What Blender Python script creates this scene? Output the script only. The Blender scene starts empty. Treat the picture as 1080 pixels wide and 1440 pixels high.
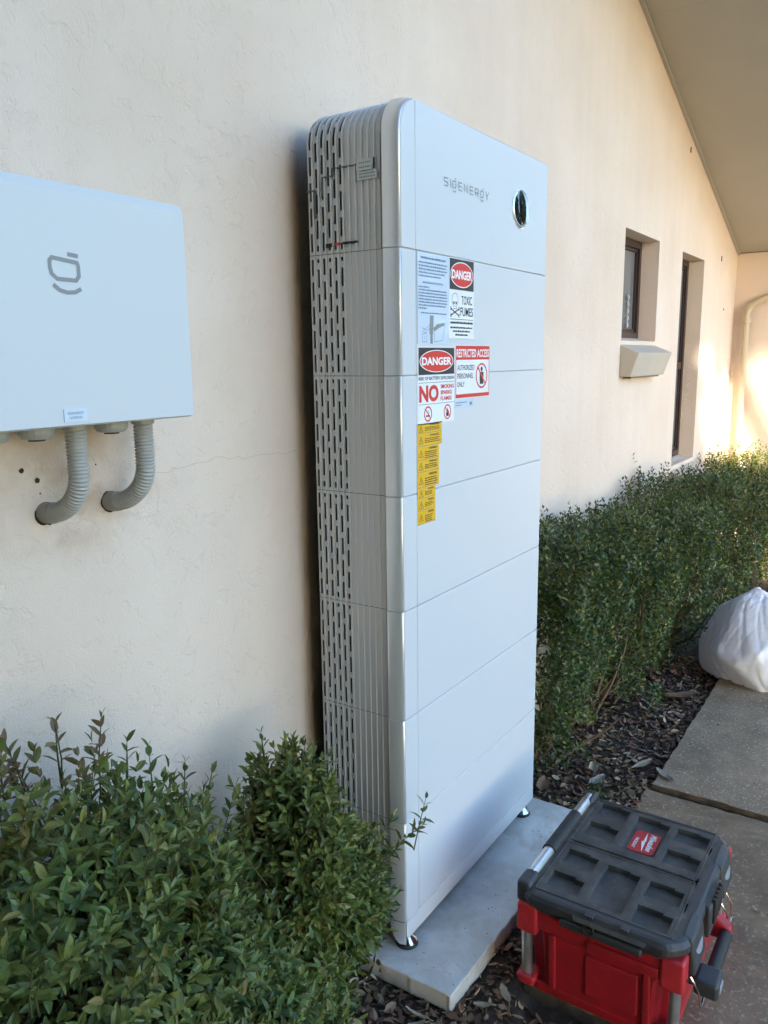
import bpy, bmesh, math, random
import numpy as np
from mathutils import Vector, Matrix

random.seed(7)
RNG = np.random.default_rng(11)
S = bpy.context.scene
COL = S.collection

# ------------------------------------------------------------------ camera
cam_pos = Vector((-1.4874, -0.9488, 1.3855))
YAW, PITCH, ROLL = 0.9784, -0.1891, -0.0131
F_PX = 1119.6
fw = Vector((math.sin(YAW) * math.cos(PITCH), math.cos(YAW) * math.cos(PITCH), math.sin(PITCH)))
rt = Vector((math.cos(YAW), -math.sin(YAW), 0))
up = rt.cross(fw)
cr = math.cos(ROLL) * rt + math.sin(ROLL) * up
cu = math.cos(ROLL) * up - math.sin(ROLL) * rt
cam = bpy.data.cameras.new('camera')
cam.sensor_fit = 'VERTICAL'
cam.sensor_height = 36.0
cam.lens = 36.0 * F_PX / 1440.0
cam.clip_start = 0.02
cam.clip_end = 500
cam_ob = bpy.data.objects.new('camera', cam)
COL.objects.link(cam_ob)
cam_ob.matrix_world = Matrix(((cr.x, cu.x, -fw.x, cam_pos.x), (cr.y, cu.y, -fw.y, cam_pos.y),
                              (cr.z, cu.z, -fw.z, cam_pos.z), (0, 0, 0, 1)))
S.camera = cam_ob

# ------------------------------------------------------------------ light
SUN_EL = math.radians(14.0)
SUN_H = Vector((-0.75, -0.66, 0)).normalized()
sun_dir = (SUN_H * math.cos(SUN_EL) + Vector((0, 0, math.sin(SUN_EL)))).normalized()
world = bpy.data.worlds.new('World')
S.world = world
world.use_nodes = True
wn = world.node_tree.nodes
wl = world.node_tree.links
bg = wn['Background']
sky = wn.new('ShaderNodeTexSky')
sky.sky_type = 'NISHITA'
sky.sun_disc = False
sky.sun_elevation = SUN_EL
sky.sun_rotation = math.atan2(sun_dir.x, sun_dir.y)
sky.air_density = 1.0
sky.dust_density = 0.4
sky.ozone_density = 2.3
wl.new(sky.outputs[0], bg.inputs[0])
bg.inputs[1].default_value = 0.15
sun = bpy.data.lights.new('sun', 'SUN')
sun.energy = 3.2
sun.angle = math.radians(0.6)
sun.color = (1.0, 0.87, 0.68)
sun_ob = bpy.data.objects.new('sun', sun)
COL.objects.link(sun_ob)
sun_ob.rotation_euler = sun_dir.to_track_quat('Z', 'Y').to_euler()
sun_ob.location = (-6, -6, 6)

S.view_settings.view_transform = 'Standard'
S.view_settings.look = 'None'
S.view_settings.exposure = 2.84
S.view_settings.gamma = 1.0
S.view_settings.use_curve_mapping = False
S.cycles.max_bounces = 8
S.cycles.diffuse_bounces = 5
S.cycles.sample_clamp_indirect = 8.0


# ------------------------------------------------------------------ materials
def nt(m):
    return m.node_tree.nodes, m.node_tree.links


def mat(name, color, rough=0.5, metal=0.0, spec=0.5, var=0.0, vscale=8.0, bump=0.0, bscale=60.0, detail=6.0,
        color2=None, coat=0.0):
    """principled material; colour mottled towards color2 by noise, fine relief by a bump"""
    m = bpy.data.materials.new(name)
    m.use_nodes = True
    n, l = nt(m)
    b = n['Principled BSDF']
    b.inputs['Base Color'].default_value = (*color, 1)
    b.inputs['Roughness'].default_value = rough
    b.inputs['Metallic'].default_value = metal
    b.inputs['Specular IOR Level'].default_value = spec
    b.inputs['Coat Weight'].default_value = coat
    if var or color2 or bump:
        tc = n.new('ShaderNodeTexCoord')
    if var or color2:
        no = n.new('ShaderNodeTexNoise')
        no.inputs['Scale'].default_value = vscale
        no.inputs['Detail'].default_value = detail
        no.inputs['Roughness'].default_value = 0.62
        l.new(tc.outputs['Object'], no.inputs['Vector'])
        rp = n.new('ShaderNodeValToRGB')
        rp.color_ramp.elements[0].position = 0.33
        rp.color_ramp.elements[1].position = 0.68
        c2 = color2 or tuple(c * (1 - var) for c in color)
        rp.color_ramp.elements[0].color = (*c2, 1)
        rp.color_ramp.elements[1].color = (*color, 1)
        l.new(no.outputs['Fac'], rp.inputs['Fac'])
        l.new(rp.outputs['Color'], b.inputs['Base Color'])
        m['ramp'] = rp.name
    if bump:
        nb = n.new('ShaderNodeTexNoise')
        nb.inputs['Scale'].default_value = bscale
        nb.inputs['Detail'].default_value = 5
        l.new(tc.outputs['Object'], nb.inputs['Vector'])
        bp = n.new('ShaderNodeBump')
        bp.inputs['Strength'].default_value = bump
        bp.inputs['Distance'].default_value = 0.004
        l.new(nb.outputs['Fac'], bp.inputs['Height'])
        l.new(bp.outputs['Normal'], b.inputs['Normal'])
    return m


def stucco():
    m = bpy.data.materials.new('cream_stucco')
    m.use_nodes = True
    n, l = nt(m)
    b = n['Principled BSDF']
    b.inputs['Roughness'].default_value = 0.85
    b.inputs['Specular IOR Level'].default_value = 0.25
    tc = n.new('ShaderNodeTexCoord')
    # broad mottling
    n1 = n.new('ShaderNodeTexNoise')
    n1.inputs['Scale'].default_value = 2.2
    n1.inputs['Detail'].default_value = 7
    l.new(tc.outputs['Object'], n1.inputs['Vector'])
    r1 = n.new('ShaderNodeValToRGB')
    r1.color_ramp.elements[0].position = 0.3
    r1.color_ramp.elements[1].position = 0.7
    r1.color_ramp.elements[0].color = (0.675, 0.55, 0.452, 1)
    r1.color_ramp.elements[1].color = (0.735, 0.615, 0.522, 1)
    l.new(n1.outputs['Fac'], r1.inputs['Fac'])
    # vertical rain streaks
    mp = n.new('ShaderNodeMapping')
    mp.inputs['Scale'].default_value = (9, 9, 0.7)
    l.new(tc.outputs['Object'], mp.inputs['Vector'])
    n2 = n.new('ShaderNodeTexNoise')
    n2.inputs['Scale'].default_value = 1.0
    n2.inputs['Detail'].default_value = 4
    l.new(mp.outputs['Vector'], n2.inputs['Vector'])
    r2 = n.new('ShaderNodeValToRGB')
    r2.color_ramp.elements[0].position = 0.38
    r2.color_ramp.elements[0].color = (0.94, 0.925, 0.905, 1)
    r2.color_ramp.elements[1].position = 0.62
    r2.color_ramp.elements[1].color = (1, 1, 1, 1)
    l.new(n2.outputs['Fac'], r2.inputs['Fac'])
    mx = n.new('ShaderNodeMix')
    mx.data_type = 'RGBA'
    mx.blend_type = 'MULTIPLY'
    mx.inputs['Factor'].default_value = 0.35
    l.new(r1.outputs['Color'], mx.inputs['A'])
    l.new(r2.outputs['Color'], mx.inputs['B'])
    # brown drilling dust and grime round the conduit entries
    vm = n.new('ShaderNodeVectorMath')
    vm.operation = 'DISTANCE'
    mp2 = n.new('ShaderNodeMapping')
    mp2.inputs['Location'].default_value = (0.66, 0, -1.17)
    mp2.inputs['Scale'].default_value = (1.0, 0.0, 1.5)
    mp2.inputs['Location'].default_value = (0.62 + 1.5, 0, -(1.165 + 0.2) * 1.5)
    l.new(tc.outputs['Object'], mp2.inputs['Vector'])
    l.new(mp2.outputs['Vector'], vm.inputs[0])
    vm.inputs[1].default_value = (0, 0, 0)
    mr = n.new('ShaderNodeMapRange')
    mr.inputs['From Min'].default_value = 0.05
    mr.inputs['From Max'].default_value = 0.26
    mr.inputs['To Min'].default_value = 1.0
    mr.inputs['To Max'].default_value = 0.0
    l.new(vm.outputs['Value'], mr.inputs['Value'])
    n3 = n.new('ShaderNodeTexNoise')
    n3.inputs['Scale'].default_value = 14
    n3.inputs['Detail'].default_value = 6
    l.new(tc.outputs['Object'], n3.inputs['Vector'])
    r3 = n.new('ShaderNodeMapRange')
    r3.inputs['From Min'].default_value = 0.42
    r3.inputs['From Max'].default_value = 0.72
    l.new(n3.outputs['Fac'], r3.inputs['Value'])
    mu = n.new('ShaderNodeMath')
    mu.operation = 'MULTIPLY'
    l.new(mr.outputs['Result'], mu.inputs[0])
    l.new(r3.outputs['Result'], mu.inputs[1])
    mx2 = n.new('ShaderNodeMix')
    mx2.data_type = 'RGBA'
    mx2.inputs['B'].default_value = (0.40, 0.25, 0.15, 1)
    mu2 = n.new('ShaderNodeMath')
    mu2.operation = 'MULTIPLY'
    mu2.inputs[1].default_value = 0.8
    l.new(mu.outputs[0], mu2.inputs[0])
    l.new(mu2.outputs[0], mx2.inputs['Factor'])
    l.new(mx.outputs['Result'], mx2.inputs['A'])
    l.new(mx2.outputs['Result'], b.inputs['Base Color'])
    # trowelled relief: sharp-edged patches, sweeping scratches and grain
    vo = n.new('ShaderNodeTexNoise')
    vo.inputs['Scale'].default_value = 30
    vo.inputs['Detail'].default_value = 8
    vo.inputs['Roughness'].default_value = 0.58
    vo.inputs['Distortion'].default_value = 0.8
    l.new(tc.outputs['Object'], vo.inputs['Vector'])
    rv = n.new('ShaderNodeValToRGB')
    rv.color_ramp.elements[0].position = 0.34
    rv.color_ramp.elements[1].position = 0.46
    l.new(vo.outputs['Fac'], rv.inputs['Fac'])
    gr = n.new('ShaderNodeTexNoise')
    gr.inputs['Scale'].default_value = 260
    gr.inputs['Detail'].default_value = 3
    l.new(tc.outputs['Object'], gr.inputs['Vector'])
    b1 = n.new('ShaderNodeBump')
    b1.inputs['Strength'].default_value = 0.5
    b1.inputs['Distance'].default_value = 0.0025
    l.new(rv.outputs['Color'], b1.inputs['Height'])
    b2 = n.new('ShaderNodeBump')
    b2.inputs['Strength'].default_value = 0.9
    b2.inputs['Distance'].default_value = 0.0015
    l.new(gr.outputs['Fac'], b2.inputs['Height'])
    l.new(b1.outputs['Normal'], b2.inputs['Normal'])
    l.new(b2.outputs['Normal'], b.inputs['Normal'])
    return m


def leaf_mat(name, cols, rough=0.42, trans=0.18):
    """each leaf its own tint out of cols"""
    m = bpy.data.materials.new(name)
    m.use_nodes = True
    n, l = nt(m)
    b = n['Principled BSDF']
    b.inputs['Roughness'].default_value = rough
    b.inputs['Specular IOR Level'].default_value = 0.45
    ge = n.new('ShaderNodeNewGeometry')
    oi = n.new('ShaderNodeObjectInfo')
    ad = n.new('ShaderNodeMath')
    ad.operation = 'ADD'
    fr = n.new('ShaderNodeMath')
    fr.operation = 'FRACT'
    l.new(ge.outputs['Random Per Island'], ad.inputs[0])
    l.new(oi.outputs['Random'], ad.inputs[1])
    l.new(ad.outputs[0], fr.inputs[0])
    rp = n.new('ShaderNodeValToRGB')
    el = rp.color_ramp.elements
    while len(el) < len(cols):
        el.new(0.5)
    for i, (p, c) in enumerate(cols):
        el[i].position = p
        el[i].color = (*c, 1)
    l.new(fr.outputs[0], rp.inputs['Fac'])
    # slow drift of hue through the plant
    tc = n.new('ShaderNodeTexCoord')
    no = n.new('ShaderNodeTexNoise')
    no.inputs['Scale'].default_value = 7
    l.new(ge.outputs['Position'], no.inputs['Vector'])
    hs = n.new('ShaderNodeHueSaturation')
    mr = n.new('ShaderNodeMapRange')
    mr.inputs['From Min'].default_value = 0.3
    mr.inputs['From Max'].default_value = 0.7
    mr.inputs['To Min'].default_value = 0.47
    mr.inputs['To Max'].default_value = 0.525
    l.new(no.outputs['Fac'], mr.inputs['Value'])
    l.new(mr.outputs['Result'], hs.inputs['Hue'])
    l.new(rp.outputs['Color'], hs.inputs['Color'])
    l.new(hs.outputs['Color'], b.inputs['Base Color'])
    tr = n.new('ShaderNodeBsdfTranslucent')
    l.new(hs.outputs['Color'], tr.inputs['Color'])
    ms = n.new('ShaderNodeMixShader')
    ms.inputs[0].default_value = trans
    l.new(b.outputs[0], ms.inputs[1])
    l.new(tr.outputs[0], ms.inputs[2])
    l.new(ms.outputs[0], n['Material Output'].inputs[0])
    return m


M = {}
M['stucco'] = stucco()
M['soffit'] = mat('soffit_paint', (0.45, 0.425, 0.37), 0.7, var=0.06, vscale=3)
M['trim'] = mat('sill_render', (0.50, 0.44, 0.37), 0.8, var=0.08, vscale=5, bump=0.2, bscale=120)
M['roof'] = mat('roof_tile', (0.20, 0.10, 0.07), 0.8)
M['pipe_cream'] = mat('cream_pipe_paint', (0.50, 0.42, 0.29), 0.45, var=0.05)
M['white'] = mat('white_powder_coat', (0.57, 0.592, 0.62), 0.33, bump=0.03, bscale=900)
M['cabinet'] = mat('white_cabinet_paint', (0.57, 0.59, 0.61), 0.42, bump=0.04, bscale=900)
M['silver'] = mat('satin_silver', (0.72, 0.735, 0.75), 0.32, metal=0.55)
M['rib'] = mat('grey_ribbed_casing', (0.53, 0.535, 0.535), 0.42, metal=0.35)
M['seam'] = mat('shadow_gap_grey', (0.10, 0.10, 0.10), 0.6)
M['dark'] = mat('dark_interior', (0.012, 0.012, 0.014), 0.7)
M['rubber'] = mat('black_rubber', (0.02, 0.02, 0.02), 0.6)
M['chrome'] = mat('chrome', (0.75, 0.74, 0.72), 0.12, metal=1.0)
M['lens'] = mat('dark_display_glass', (0.01, 0.01, 0.012), 0.03, spec=1.0)
M['print_grey'] = mat('grey_print', (0.23, 0.24, 0.25), 0.5)
M['print_black'] = mat('black_print', (0.02, 0.02, 0.022), 0.5)
M['print_red'] = mat('red_print', (0.60, 0.03, 0.025), 0.4)
M['print_white'] = mat('white_print', (0.82, 0.82, 0.82), 0.4)
M['print_blue'] = mat('blue_print', (0.12, 0.17, 0.27), 0.5)
M['stick_white'] = mat('glossy_white_vinyl', (0.78, 0.80, 0.83), 0.14)
M['stick_clear'] = mat('pale_blue_vinyl', (0.60, 0.69, 0.80), 0.10, coat=0.5)
M['stick_yellow'] = mat('yellow_vinyl', (0.72, 0.42, 0.015), 0.35)
M['stick_grey'] = mat('grey_label_vinyl', (0.48, 0.53, 0.52), 0.35)
M['pvc'] = mat('grey_pvc', (0.38, 0.37, 0.335), 0.45, var=0.08, vscale=20)
M['pvc_dark'] = mat('dusty_grey_pvc', (0.27, 0.255, 0.215), 0.55, var=0.1, vscale=30)
M['pad'] = mat('grey_cement_pad', (0.68, 0.67, 0.64), 0.40, spec=0.7, color2=(0.47, 0.45, 0.41), vscale=9, bump=0.25, bscale=70)


def stains(m, c, scale, lo, hi, amount):
    n, l = nt(m)
    b = n['Principled BSDF']
    src = b.inputs['Base Color'].links[0].from_socket
    no = n.new('ShaderNodeTexNoise')
    no.inputs['Scale'].default_value = scale
    no.inputs['Detail'].default_value = 10
    no.inputs['Roughness'].default_value = 0.68
    no.inputs['Distortion'].default_value = 0.9
    l.new(n['Texture Coordinate'].outputs['Object'], no.inputs['Vector'])
    mr = n.new('ShaderNodeMapRange')
    mr.inputs['From Min'].default_value = lo
    mr.inputs['From Max'].default_value = hi
    mr.inputs['To Max'].default_value = amount
    l.new(no.outputs['Fac'], mr.inputs['Value'])
    mx = n.new('ShaderNodeMix')
    mx.data_type = 'RGBA'
    mx.inputs['B'].default_value = (*c, 1)
    l.new(mr.outputs['Result'], mx.inputs['Factor'])
    l.new(src, mx.inputs['A'])
    l.new(mx.outputs['Result'], b.inputs['Base Color'])


stains(M['pad'], (0.36, 0.29, 0.21), 5.5, 0.50, 0.66, 0.55)
stains(M['pad'], (0.20, 0.18, 0.15), 42.0, 0.62, 0.72, 0.6)
M['frame'] = mat('brown_aluminium', (0.045, 0.026, 0.022), 0.4)
M['glass'] = mat('window_glass', (0.16, 0.16, 0.16), 0.04, spec=0.8)
M['curtain'] = mat('white_curtain', (0.42, 0.42, 0.42), 0.9)
M['crack'] = mat('crack_shadow', (0.36, 0.31, 0.25), 0.9)
M['hole'] = mat('drill_hole_dark', (0.03, 0.018, 0.012), 0.9)
M['red'] = mat('red_tool_plastic', (0.38, 0.012, 0.020), 0.42, color2=(0.28, 0.011, 0.018), vscale=22, bump=0.08, bscale=400)
M['red2'] = mat('bright_red_plastic', (0.52, 0.028, 0.035), 0.4, color2=(0.40, 0.022, 0.03), vscale=40, bump=0.05, bscale=300)


def scuffs(m, c, amount):
    n, l = nt(m)
    b = n['Principled BSDF']
    mp = n.new('ShaderNodeMapping')
    mp.inputs['Scale'].default_value = (5, 5, 60)
    mp.inputs['Rotation'].default_value = (0.5, 0.3, 0.2)
    l.new(n['Texture Coordinate'].outputs['Object'], mp.inputs['Vector'])
    no = n.new('ShaderNodeTexNoise')
    no.inputs['Scale'].default_value = 4.5
    no.inputs['Detail'].default_value = 8
    no.inputs['Roughness'].default_value = 0.7
    l.new(mp.outputs['Vector'], no.inputs['Vector'])
    mr = n.new('ShaderNodeMapRange')
    mr.inputs['From Min'].default_value = 0.60
    mr.inputs['From Max'].default_value = 0.74
    mr.inputs['To Max'].default_value = amount
    l.new(no.outputs['Fac'], mr.inputs['Value'])
    mx = n.new('ShaderNodeMix')
    mx.data_type = 'RGBA'
    mx.inputs['B'].default_value = (*c, 1)
    l.new(mr.outputs['Result'], mx.inputs['Factor'])
    l.new(n[m['ramp']].outputs['Color'], mx.inputs['A'])
    l.new(mx.outputs['Result'], b.inputs['Base Color'])


scuffs(M['red'], (0.50, 0.22, 0.20), 0.55)
M['lid'] = mat('dusty_black_plastic', (0.080, 0.073, 0.064), 0.6, color2=(0.030, 0.028, 0.027), vscale=18, bump=0.12, bscale=350)
M['black'] = mat('black_tool_plastic', (0.028, 0.03, 0.034), 0.48, color2=(0.045, 0.047, 0.05), vscale=20, bump=0.1, bscale=350)
M['alu'] = mat('worn_aluminium', (0.66, 0.67, 0.68), 0.33, metal=0.9, color2=(0.5, 0.5, 0.5), vscale=30)
scuffs(M['lid'], (0.20, 0.195, 0.185), 0.5)
scuffs(M['black'], (0.15, 0.15, 0.15), 0.4)
M['window_lens'] = mat('grey_latch_plastic', (0.22, 0.24, 0.27), 0.35)
M['bark'] = mat('twig_bark', (0.13, 0.085, 0.05), 0.8, var=0.3, vscale=40)
M['bark_green'] = mat('green_twig', (0.10, 0.10, 0.03), 0.7, var=0.3, vscale=40)
M['soil'] = mat('dark_soil', (0.060, 0.042, 0.030), 0.95, color2=(0.022, 0.016, 0.012), vscale=30, bump=1.0, bscale=50)
M['ground'] = mat('dry_lawn', (0.12, 0.105, 0.055), 0.95, color2=(0.07, 0.07, 0.03), vscale=6, bump=0.6, bscale=30)
M['berry'] = mat('pale_bud', (0.45, 0.38, 0.20), 0.6)


def concrete(name, c1, c2, c3):
    m = mat(name, c1, 0.9, spec=0.3, color2=c2, vscale=4.5, bump=0.5, bscale=120, detail=9)
    n, l = nt(m)
    b = n['Principled BSDF']
    tc = n['Texture Coordinate']
    vo = n.new('ShaderNodeTexNoise')
    vo.inputs['Scale'].default_value = 105
    vo.inputs['Detail'].default_value = 3
    l.new(tc.outputs['Object'], vo.inputs['Vector'])
    mr = n.new('ShaderNodeMapRange')
    mr.inputs['From Min'].default_value = 0.56
    mr.inputs['From Max'].default_value = 0.68
    l.new(vo.outputs['Fac'], mr.inputs['Value'])
    mx = n.new('ShaderNodeMix')
    mx.data_type = 'RGBA'
    mx.inputs['B'].default_value = (*c3, 1)
    mu = n.new('ShaderNodeMath')
    mu.operation = 'MULTIPLY'
    mu.inputs[1].default_value = 0.85
    l.new(mr.outputs['Result'], mu.inputs[0])
    l.new(mu.outputs[0], mx.inputs['Factor'])
    l.new(n[m['ramp']].outputs['Color'], mx.inputs['A'])
    l.new(mx.outputs['Result'], b.inputs['Base Color'])
    return m


M['slab_far'] = concrete('weathered_concrete', (0.36, 0.255, 0.165), (0.20, 0.14, 0.088), (0.45, 0.38, 0.30))
M['slab_near'] = concrete('muddy_concrete', (0.33, 0.225, 0.137), (0.175, 0.115, 0.07), (0.38, 0.31, 0.24))
M['slab_side'] = mat('dark_side_concrete', (0.10, 0.072, 0.05), 0.95, var=0.5, vscale=30, bump=0.6, bscale=60)  # darker concrete tone for the upright faces of every slab
stains(M['slab_far'], (0.11, 0.085, 0.06), 2.6, 0.50, 0.68, 0.55)
stains(M['slab_near'], (0.10, 0.072, 0.048), 2.9, 0.48, 0.66, 0.6)
M['leaf'] = leaf_mat('box_leaf', [(0.0, (0.050, 0.080, 0.026)), (0.35, (0.091, 0.138, 0.036)), (0.7, (0.143, 0.184, 0.042)),
                                  (0.95, (0.135, 0.153, 0.039)), (0.995, (0.216, 0.194, 0.058))])
M['leaf_light'] = leaf_mat('young_box_leaf', [(0.0, (0.064, 0.098, 0.023)), (0.4, (0.129, 0.159, 0.035)), (0.75, (0.198, 0.214, 0.045)),
                                              (0.95, (0.178, 0.178, 0.051)), (0.995, (0.292, 0.240, 0.078))])
M['leaf_small'] = leaf_mat('small_box_leaf', [(0.0, (0.024, 0.048, 0.016)), (0.4, (0.049, 0.089, 0.023)), (0.75, (0.090, 0.133, 0.029)),
                                              (0.94, (0.164, 0.180, 0.046)), (0.99, (0.328, 0.273, 0.080))], rough=0.36)
M['leaf_brown'] = leaf_mat('frosted_leaf', [(0.0, (0.17, 0.115, 0.06)), (0.4, (0.24, 0.165, 0.09)), (0.7, (0.15, 0.14, 0.055)), (0.95, (0.10, 0.12, 0.04))])
M['tree_leaf'] = leaf_mat('tree_leaf', [(0.0, (0.03, 0.05, 0.018)), (1.0, (0.07, 0.09, 0.03))], trans=0.05)
M['litter'] = leaf_mat('leaf_litter', [(0.0, (0.052, 0.029, 0.017)), (0.35, (0.132, 0.071, 0.038)), (0.65, (0.230, 0.131, 0.071)),
                                       (0.85, (0.287, 0.194, 0.119)), (0.95, (0.460, 0.336, 0.218))], rough=0.75, trans=0.0)
M['litter_dark'] = leaf_mat('bark_mulch', [(0.0, (0.034, 0.021, 0.013)), (0.6, (0.091, 0.053, 0.032)), (0.9, (0.182, 0.109, 0.065)),
                                           (0.97, (0.312, 0.230, 0.160))], rough=0.75, trans=0.0)
M['dead_leaf'] = mat('dead_brown_leaf', (0.22, 0.13, 0.075), 0.7, color2=(0.13, 0.07, 0.04), vscale=40)
M['dead_leaf_pale'] = mat('dead_pale_leaf', (0.34, 0.28, 0.20), 0.7, color2=(0.22, 0.17, 0.11), vscale=40)
M['dead_leaf_grey'] = mat('dead_grey_leaf', (0.24, 0.22, 0.19), 0.7, color2=(0.15, 0.13, 0.11), vscale=40)


def bag_material():
    m = mat('white_bin_liner', (0.86, 0.87, 0.90), 0.26, color2=(0.70, 0.68, 0.70), vscale=5)
    n, l = nt(m)
    b = n['Principled BSDF']
    prev = None
    for sc_, di, ds in ((7.0, 1.0, 0.016), (19.0, 0.8, 0.006)):
        no = n.new('ShaderNodeTexNoise')
        no.noise_type = 'RIDGED_MULTIFRACTAL'
        no.inputs['Scale'].default_value = sc_
        no.inputs['Detail'].default_value = 2
        no.inputs['Distortion'].default_value = di
        l.new(n['Texture Coordinate'].outputs['Object'], no.inputs['Vector'])
        bp = n.new('ShaderNodeBump')
        bp.inputs['Strength'].default_value = 0.55
        bp.inputs['Distance'].default_value = ds
        l.new(no.outputs['Fac'], bp.inputs['Height'])
        if prev:
            l.new(prev.outputs['Normal'], bp.inputs['Normal'])
        prev = bp
    l.new(prev.outputs['Normal'], b.inputs['Normal'])
    tr = n.new('ShaderNodeBsdfTranslucent')
    tr.inputs['Color'].default_value = (0.8, 0.8, 0.85, 1)
    ms = n.new('ShaderNodeMixShader')
    ms.inputs[0].default_value = 0.25
    l.new(b.outputs[0], ms.inputs[1])
    l.new(tr.outputs[0], ms.inputs[2])
    l.new(ms.outputs[0], n['Material Output'].inputs[0])
    return m


M['bag'] = bag_material()


# ------------------------------------------------------------------ object helpers
def wloc(o):
    v = Vector((0, 0, 0))
    while o:
        v += o.location
        o = o.parent
    return v


def link(name, me, parent=None, m=None, smooth=False):
    """mesh data in world coordinates -> object whose data sit relative to its parent's origin"""
    o = bpy.data.objects.new(name, me)
    COL.objects.link(o)
    if m is not None:
        if isinstance(m, (list, tuple)):
            for x in m:
                me.materials.append(x)
        else:
            me.materials.append(m)
    if parent:
        off = wloc(parent)
        me.transform(Matrix.Translation(-off))
        o.parent = parent
    if smooth:
        me.shade_smooth()
    return o


def tag(o, label=None, cat=None, group=None, kind=None):
    if label:
        o['label'] = label
    if cat:
        o['category'] = cat
    if group:
        o['group'] = group
    if kind:
        o['kind'] = kind
    return o


def thing(name, loc, label, cat, group=None):
    o = bpy.data.objects.new(name, None)
    o.empty_display_size = 0.1
    COL.objects.link(o)
    o.location = loc
    return tag(o, label, cat, group)


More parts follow.
